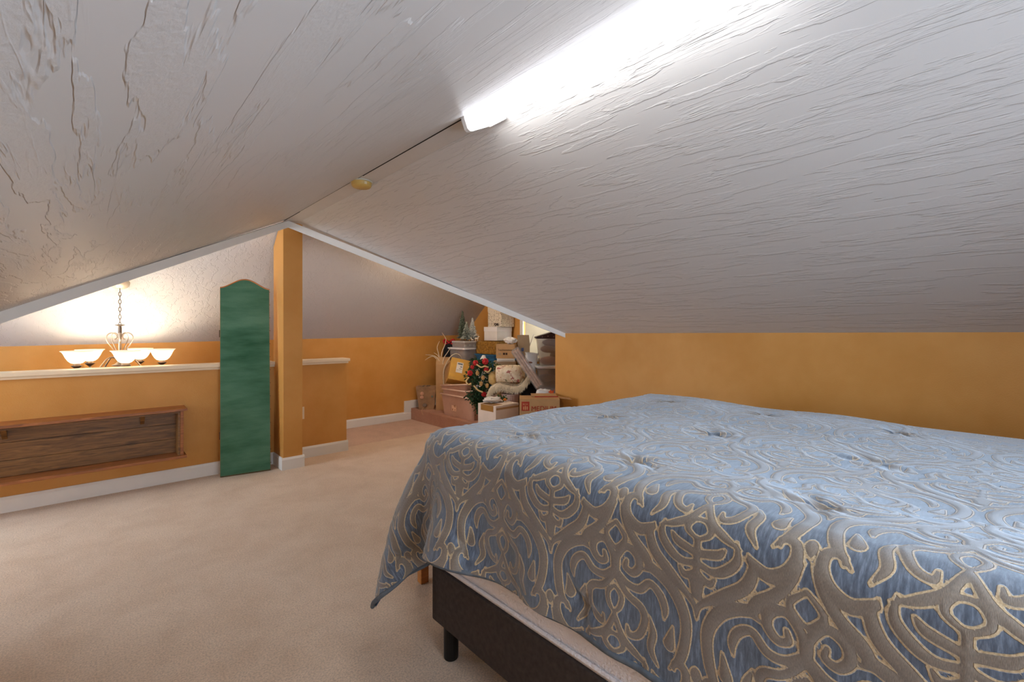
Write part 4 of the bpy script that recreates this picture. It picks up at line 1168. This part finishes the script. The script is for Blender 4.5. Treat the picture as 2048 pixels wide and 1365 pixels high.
for sx in (-1, 1):
    MB().tube([Vector(p) for p in crom([(-.116, -.05, .03), (-.128, -.05+sx*.022, .045), (-.128, -.05+sx*.034, .03), (-.124, -.05+sx*.02, .018), (-.116, -.05, .03)], 4)], .0055, 5).build('bow_loop', M_BOW, gx)
MB().ball((-.120, -.05, .03), .008, 8, 6).build('bow_knot', M_BOW, gx, smooth=True)

# --- printed cartons in the middle
carton('brown carton at the bottom of the pile under the small carton', pt(1013, 5.44, 0.150), 0.22, 0.22, 0.34, group='plain cartons under the pile')
sm = carton('grey brown carton printed SMALL behind the floral pillow', pt(1010, 5.43, 0.4915), 0.262, 0.235, 0.342, m=M_CARD2)
text('printed_text', 'SMALL', 0.066, mat('grey_ink', (96, 88, 70), 0.8), sm, (-0.062, -0.1185, 0.245), (math.pi/2, 0, 0), sx=0.85)
MB().box(-0.118, -0.078, -0.1190, -0.1178, 0.215, 0.315).build('printed_square', mat('green_ink', (126, 122, 66), 0.8), sm)
MB().box(-0.107, -0.089, -0.1196, -0.1188, 0.240, 0.285).build('printed_square', mat('green_ink_dark', (88, 92, 40), 0.8), sm)
wf = thing('flat_box', 'flat white printed box between the two printed cartons', 'box', pt(1012, 5.425, 0.8345), FACE)
MB().box(-.105, .105, -.105, .105, 0, .034).build('body', M_PAPER, wf, bevel=.002)
MB().box(-.090, .090, -.1062, -.1052, .010, .013).build('printed_line', M_LBL, wf)
td = carton('brown carton with dark lettering on the flat white box', pt(1013, 5.43, 0.8695), 0.222, 0.21, 0.165, FACE-0.10, m=M_CARD)
text('printed_text', 'Touchstonewood', 0.030, M_INK, td, (-0.088, -0.1060, 0.090), (math.pi/2, 0, 0), sx=0.86)
for x0, x1 in ((-.085, -.052), (-.030, -.004), (0.002, .022)):
    MB().box(x0, x1, -.1066, -.1052, .042, .066).build('printed_mark', M_INK if x0 > -.08 else M_CARD2, td)
MB().box(-.1118, -.1110, -.06, .06, .05, .09).build('printed_mark', M_REDINK, td)
def crumple(name, label, cat, loc, size, m, seed, rz=FACE, seg=14, rings=9, jit=0.22, part='sheet', group=None):
    t = thing(name, label, cat, loc, rz, group); rnd = random.Random(seed)
    mb = MB().ball((0, 0, size[2]), size, seg, rings, jit=jit, rnd=rnd)
    mb.build(part, m, t); return t
M_BAGW = mat('white_plastic_bag', (228, 224, 216), 0.35, 0.05, 20, 60, 0.004)
crumple('plastic_bag', 'crumpled white plastic bag on the lettered carton', 'bag', pt(1021, 5.44, 1.0365), (.075, .06, .040), M_BAGW, 3, part='bag_film')
cr_ = thing('plastic_bag', 'white plastic bag standing on the tubs left of the blue tote', 'bag', (3.455, 4.26, 0.4145), 0)
rnd = random.Random(12)
mb = MB().lathe([(.05, 0), (.085, .05), (.09, .2), (.085, .33), (.06, .40), (.03, .45), (.015, .48)], 14)
mb.v = [(x*(1+rnd.uniform(-.14, .14)), y*(1+rnd.uniform(-.14, .14))-.10*max(0, z-.33), z+rnd.uniform(-.012, .012)*(z > .02)) for x, y, z in mb.v]
mb.build('bag_film', M_BAGW, cr_)
# open carton by the window
oc = thing('cardboard_box', 'tall open grey brown carton with raised flap in front of the window', 'box', pt(1047, 5.52, 0.150), FACE)
for a, b, c, d in ((-.072, .072, -.11, -.106), (-.072, .072, .106, .11), (-.072, -.068, -.106, .106), (.068, .072, -.106, .106)):
    MB().box(a, b, c, d, 0, 0.86).build('side_panel', M_CARD2, oc)
MB().box(-.072, .072, -.11, .11, 0, .004).build('bottom_panel', M_CARD2, oc)
MB().prism([(-.076, 0), (.076, 0), (.062, .135), (-.076, .135)], -.002, .002, 'y', Matrix.Translation((0, -.106, .860)) @ Matrix.Rotation(-.12, 4, 'X')).build('flap', M_CARD2, oc)
MB().prism([(-.10, 0), (.10, 0), (.085, .11), (-.06, .15)], -.002, .002, 'y', Matrix.Translation((.072, 0, .86)) @ Matrix.Rotation(.35, 4, 'Y') @ Matrix.Rotation(math.pi/2, 4, 'Z')).build('flap', M_PAPER, oc)
MB().box(-.03, .0, -.1118, -.1102, .80, .84).build('printed_mark', mat('blue_ink', (72, 88, 132), 0.8), oc)

# --- clear bins by the knee wall
def at_rf(r, F, z): return Vector((r*SX+F*CX, -r*CX+F*SX, z))
carton('brown carton at the bottom of the pile under the clear bins', at_rf(0.475, 4.98, 0.150), 0.36, 0.32, 0.345, group='plain cartons under the pile')
for k_, (z, lab) in enumerate(((0.497, 'lower clear bin with a white lid against the knee wall'), (0.820, 'upper clear bin of brown and pink things against the knee wall'))):
    t = thing('storage_bin', lab, 'storage bin', at_rf(0.470, 4.98, z), FACE, 'clear bins with white lids')
    shell(0.40, 0.35, 0.298 if k_ == 0 else 0.290, 0.84).build('bin_body', M_CLEAR, t)
    if k_ == 0:
        o = lid(0.425, 0.375).build('bin_lid', M_WHITE, t); o.location = (0, 0, 0.299)
    lumps('dark and grey soft things seen through the lower clear bin' if k_ == 0 else 'brown and pink soft things seen through the upper clear bin', 'fabric_bundle', 'cloth', at_rf(0.470, 4.98, z+0.006), (0.33, 0.28, 0.262), 4,
          [mat('soft_grey', (150, 140, 130), 0.9), mat('soft_dark', (84, 74, 62), 0.9)] if k_ == 0 else [mat('soft_rose', (178, 112, 96), 0.9), mat('soft_brown', (140, 96, 62), 0.9), mat('soft_tan', (170, 126, 84), 0.9), mat('soft_wine', (96, 60, 52), 0.9)], 20+k_)
dt_ = thing('box_lid', 'dark brown peaked lid on the upper clear bin', 'lid', at_rf(0.470, 4.98, 1.1105), FACE)
MB().prism([(-.215, 0), (.215, 0), (.215, .018), (0, .085), (-.215, .018)], -.18, .18, 'y').build('peaked_cover', mat('dark_brown', (58, 36, 30), 0.5, 0.2, 20), dt_, bevel=.004)
for i in range(5):
    MB().ball((-.15+.06*i, -.181, .02+.006*(i % 2)), .005, 6, 4).build('stud', mat('stud', (150, 112, 96), 0.4), dt_)
du = thing('duffel_bag', 'black duffel bag behind the large printed carton', 'bag', at_rf(0.185, 4.99, 0.150), FACE)
rbox(-.085, .085, -.13, .13, 0, .50, .05, 3).build('bag_body', M_BLACK, du, smooth=True)
MB().tube([Vector(p) for p in crom([(-.05, -.13, .42), (-.03, -.145, .46), (.03, -.145, .46), (.05, -.13, .42)], 5)], .009, 6).build('handle', M_BLACK, du)
fb_ = thing('storage_bin', 'narrow frosted bin with a handle hole leaning by the clear bins', 'storage bin', at_rf(0.188, 5.02, 0.652), rot=(0, 0.10, FACE))
shell(0.135, 0.22, 0.30, 0.88).build('bin_body', M_FROST, fb_)
MB().ball((-.01, -.106, .20), (.024, .008, .010), 12, 6).build('handle_hole', mat('hole_brown', (128, 84, 62), 0.8), fb_, smooth=True)

# --- folded floral quilt in a clear bag
mfl, nt, b = newmat('floral_cloth')
v = coords(nt)
base = ramp(nt, noise(nt, v, 14, 3), [(0.35, lin((206, 180, 146))), (0.65, lin((228, 214, 186)))])
fl = ramp(nt, noise(nt, v, 16, 4, 0.6), [(0.58, (0, 0, 0)), (0.64, (1, 1, 1))])
b2 = mixc(nt, fl, base, lin((168, 92, 82)))
gr = ramp(nt, noise(nt, coords(nt, (1.3, 1.1, 1.2)), 26, 3), [(0.64, (0, 0, 0)), (0.69, (1, 1, 1))])
nt.links.new(mixc(nt, gr, b2, lin((120, 116, 78))), b.inputs['Base Color'])
b.inputs['Roughness'].default_value = 0.85
wv2 = N(nt, 'ShaderNodeTexWave'); wv2.inputs['Scale'].default_value = 26; nt.links.new(v, wv2.inputs['Vector'])
nt.links.new(bump(nt, wv2.outputs['Fac'], 0.003, 0.6), b.inputs['Normal'])
M_FLORAL = mfl
M_PEACH = mat('peach_floral', (222, 184, 148), 0.85, 0.0, 26, 120, 0.002, alt=(176, 124, 88))
fq = thing('folded_quilt', 'folded peach quilt in a clear plastic bag leaning diagonally', 'quilt', at_rf(0.155, 4.665, 0.815), rot=(0, math.radians(56), FACE))
for i in range(3):
    rbox(-.215, .215, -.12, .12, -.036+i*.024, -.013+i*.024, .010, 2).build('fold', M_PEACH, fq, smooth=True)
rbox(-.235, .235, -.13, .13, -.047, .050, .02, 3).build('clear_bag', clear_mat('bag_film_clear', (232, 228, 222), 0.22, 0.1), fq, smooth=True)

# --- bucket, fleece rug, pillow, cushion
bu = thing('bucket', 'frosted pinkish bucket under the fleece rug', 'bucket', at_rf(-0.018, 4.86, 0.150), 0)
MB().lathe([(.070, 0), (.092, .36), (.100, .362), (.100, .376), (.092, .376), (.068, .006)], 24, capt=True).build('bucket_body', mat('bucket_plastic', (196, 164, 148), 0.4, 0.06), bu)
rg_ = thing('fleece_rug', 'shaggy cream fleece rug draped under the floral pillow', 'rug', at_rf(0, 4.86, 0.0), FACE)
path = crom([(-.252, .505), (-.215, .575), (-.13, .612), (.0, .590), (.09, .600), (.155, .665), (.205, .740)], 8)
M_FLEECE = mat('fleece', (222, 204, 172), 0.95, 0.12, 30, 120, 0.004, sheen=0.3)
top = []; bot = []
for i, p in enumerate(path):
    a = path[max(i-1, 0)]; c_ = path[min(i+1, len(path)-1)]; dx, dz = c_[0]-a[0], c_[1]-a[1]; l_ = math.hypot(dx, dz)
    top.append((p[0]-dz/l_*.02, p[1]+dx/l_*.02)); bot.append((p[0]+dz/l_*.022, p[1]-dx/l_*.022))
MB().prism(bot+top[::-1], -.11, .13, 'y').build('fleece_body', M_FLEECE, rg_, smooth=False)
rnd = random.Random(8); mb = MB()
for i in range(1700):
    k_ = rnd.randrange(len(path)-1); f_ = rnd.random()
    a, c_ = path[k_], path[k_+1]; x, z = a[0]+(c_[0]-a[0])*f_, a[1]+(c_[1]-a[1])*f_
    fr2 = rnd.random()
    p = Vector((x+rnd.uniform(-.01, .01), -.112 if fr2 < .75 else rnd.uniform(-.11, .05), z+(rnd.uniform(-.024, .022) if fr2 < .75 else .02)))
    d = Vector((rnd.uniform(-.012, .012), -rnd.uniform(.008, .026), -rnd.uniform(.018, .05))) if fr2 < .75 else Vector((rnd.uniform(-.012, .012), -.012, rnd.uniform(.004, .014)))
    s_ = Vector((.0035, 0, 0)); mb.add([p-s_, p+s_, p+d], [(0, 1, 2)])
tag(mb.build('fleece_pile', M_FLEECE, rg_), kind='stuff')
pi_ = thing('pillow', 'cream quilted pillow with a rose print on the fleece rug', 'pillow', at_rf(-0.02, 4.88, 0.635), FACE)
mb = MB(); nn_, mm_ = 18, 14; rows = []
for sgn in (1, -1):
    rows = []
    for i in range(nn_+1):
        row = []
        for j in range(mm_+1):
            x, z = -1+2*i/nn_, -1+2*j/mm_
            th_ = (max(0, 1-abs(x)**2.4)*max(0, 1-abs(z)**2.0))**.5
            row.append((x*.158*(1-.05*z*z), -sgn*th_*.085, .097+z*.097*(1-.10*x*x)))
        rows.append(row if sgn > 0 else row[::-1])
    mb.grid(rows)
mb.build('pillow_cover', M_FLORAL, pi_, smooth=True, merge=True)
MB().tube([Vector(p) for p in crom([(.10, -.09, .02), (.115, -.10, .06), (.13, -.09, .075), (.145, -.075, .06)], 4)], .010, 6).build('fabric_tie', mat('tie_brown', (136, 108, 78), 0.8), pi_)
cu_ = crumple('cushion', 'small gold cushion tucked left of the floral pillow', 'cushion', at_rf(-0.213, 4.98, 0.60), (.050, .07, .075), mat('gold_cloth', (206, 170, 108), 0.8, 0.1, 20, 60, .003), 14, jit=0.06, part='cover')

# --- garland with red flowers
ga = thing('garland', 'green christmas garland with red flowers hanging in front of the boxes', 'garland', at_rf(-0.355, 5.02, 0.0), FACE)
rnd = random.Random(21)
mb = MB()
centre = crom([(-.02, .86), (.06, .80), (-.03, .70), (.03, .58), (-.045, .48), (.01, .40), (.03, .32), (.035, .25)], 10)
for i in range(2600):
    t_ = rnd.random(); p = centre[int(t_*(len(centre)-1))]
    wd = .155*(1-t_)**.7*min(1, .35+t_*5)+.035
    c0 = Vector((p[0]+rnd.uniform(-wd, wd)*rnd.random()**.5, rnd.uniform(-.07, .05), p[1]+rnd.uniform(-.03, .03)))
    d = Vector((rnd.uniform(-1, 1), rnd.uniform(-1, .1), rnd.uniform(-1, .6))).normalized()*rnd.uniform(.025, .05)
    s_ = d.cross(Vector((rnd.uniform(-1, 1), rnd.uniform(-1, 1), rnd.uniform(-1, 1)))).normalized()*rnd.uniform(.005, .010)
    mb.add([c0, c0+d*.5+s_, c0+d, c0+d*.5-s_], [(0, 1, 2, 3)])
tag(mb.build('foliage', M_GREEN, ga), kind='stuff')
MB().tube([(x, 0, z) for x, z in centre], .010, 6).build('stem', mat('garland_stem', (60, 56, 34), 0.8), ga)
for x, z, r_ in ((-.04, .845, .030), (.065, .86, .036), (-.10, .735, .030), (.075, .775, .028), (.05, .505, .028), (-.075, .80, .022)):
    fl_ = MB()
    for k_ in range(7):
        a = 2*math.pi*k_/7
        fl_.ball((x+math.cos(a)*r_*.55, -.085+.006*(k_ % 2), z+math.sin(a)*r_*.55), (r_*.5, r_*.22, r_*.5), 8, 6)
    fl_.ball((x, -.098, z), r_*.3, 8, 6)
    fl_.build('red_flower', M_RED, ga, smooth=True)
for q in ([(-.11, -.09, .69), (-.14, -.10, .65), (-.12, -.11, .615), (-.085, -.10, .62)], [(-.03, -.09, .83), (.02, -.10, .80), (.06, -.10, .81), (.10, -.09, .80)], [(-.06, -.09, .60), (-.01, -.10, .55), (.04, -.10, .53)], [(.06, -.09, .76), (.10, -.10, .75), (.13, -.09, .79)]):
    MB().tube([Vector(p) for p in crom(q, 5)], .009, 6).build('ribbon', M_BEIGE, ga, smooth=True)
for x, z in ((.04, .685), (-.02, .735), (.085, .60), (.02, .62)):
    MB().ball((x, -.09, z), (.020, .016, .027), 10, 7, jit=.12, rnd=rnd).build('pine_cone', mat('pine_cone', (178, 138, 84), 0.7, 0.2, 60), ga)

# --- cartons standing on the floor in front of the step
wbx = carton('white printed carton with brown tape, open top stuffed with tissue', (2.955, 3.40, 0.0), 0.30, 0.27, 0.480, 0, m=mat('white_carton', (226, 208, 190), 0.7, 0.05, 8), tape=False)
MB().box(-.1515, -.1500, -.10, .09, .42, .478).build('tape', M_TAPE, wbx)
MB().box(-.150, -.03, -.10, .09, .480, .4812).build('tape', M_TAPE, wbx)
MB().box(-.145, .150, -.1365, -.1350, .44, .46).build('printed_line', M_CARD, wbx)
crumple('tissue_paper', 'white tissue paper spilling from the white carton', 'tissue', (2.93, 3.46, 0.4815), (.11, .06, .028), M_PAPER, 31, 0, part='sheet')
fw = thing('silk_flowers', 'small green and orange artificial flowers on the white carton', 'flowers', (3.045, 3.45, 0.4815), FACE)
mb = MB(); rnd = random.Random(5)
for i in range(60):
    c0 = Vector((rnd.uniform(-.05, .04), rnd.uniform(-.02, .02), rnd.uniform(.0, .05))); d = Vector((rnd.uniform(-1, 1), rnd.uniform(-1, 0), rnd.uniform(.1, 1))).normalized()*.03
    s_ = d.cross(Vector((0, 1, .3))).normalized()*.007; mb.add([c0, c0+d*.5+s_, c0+d, c0+d*.5-s_], [(0, 1, 2, 3)])
tag(mb.build('leaves', mat('bright_green', (66, 96, 48), 0.7, 0.2, 40), fw), kind='stuff')
for x, z in ((-.02, .018), (.03, .022)):
    MB().ball((x, -.03, z), (.018, .012, .014), 8, 6, jit=.15, rnd=rnd).build('orange_bloom', mat('orange_bloom', (226, 132, 50), 0.7, 0.1), fw)
mdb = carton('large brown carton with a red emblem and red lettering by the knee wall', at_rf(0.243, 4.085, 0.0), 0.345, 0.27, 0.600, m=M_CARD, tape=False, flaps=False)
for a, b, rx in ((-.135, -.001, 0.0), ):
    MB().box(-.1725, .1725, -.135, .002, .596, .600).build('flap', M_CARD, mdb)
MB().box(-.10, .13, 0, .13, -.002, .002, Matrix.Translation((.03, .0, .606)) @ Matrix.Rotation(.06, 4, 'X')).build('flap', M_CARD, mdb)
MB().prism([(.1725, -.02), (.28, -.11), (.27, .0), (.1725, .09)], .592, .596, 'z').build('flap', M_CARD, mdb)
MB().box(-.04, .17, -.01, -.006, .600, .609).build('printed_edge', M_REDINK, mdb)
em = MB().box(-.160, -.092, -.1366, -.1352, .500, .580).build('emblem', M_REDINK, mdb)
M_EMB = mat('emblem_light', (206, 150, 106), 0.8)
for x0, x1, z0, z1 in ((-.146, -.138, .510, .538), (-.132, -.122, .508, .542), (-.116, -.106, .510, .538)):
    MB().box(x0, x1, -.1372, -.1364, z0, z1).build('emblem_figure', M_EMB, em)
text('emblem_text', 'BOX', 0.022, M_EMB, em, (-.150, -.1374, .550), (math.pi/2, 0, 0))
text('printed_text', 'MEDIUM', 0.062, M_REDINK, mdb, (-.078, -.1368, .498), (math.pi/2, 0, 0), sx=0.95)
crumple('tissue_paper', 'white tissue paper lying behind the large printed carton by the knee wall', 'tissue', at_rf(0.300, 4.36, 0.545), (.085, .05, .045), M_PAPER, 33, part='sheet')
lf = thing('silk_leaf', 'orange artificial leaf on the tissue by the knee wall', 'leaf', at_rf(0.375, 4.33, 0.61), FACE)
MB().add([(-.03, 0, .0), (-.01, -.008, .022), (.01, -.01, .012), (.03, 0, .03), (.02, -.006, -.006), (.0, .0, -.016)], [(0, 1, 2), (2, 3, 4), (0, 2, 5), (2, 4, 5)]).build('leaf_blade', mat('orange_leaf', (214, 92, 48), 0.7, 0.15), lf)
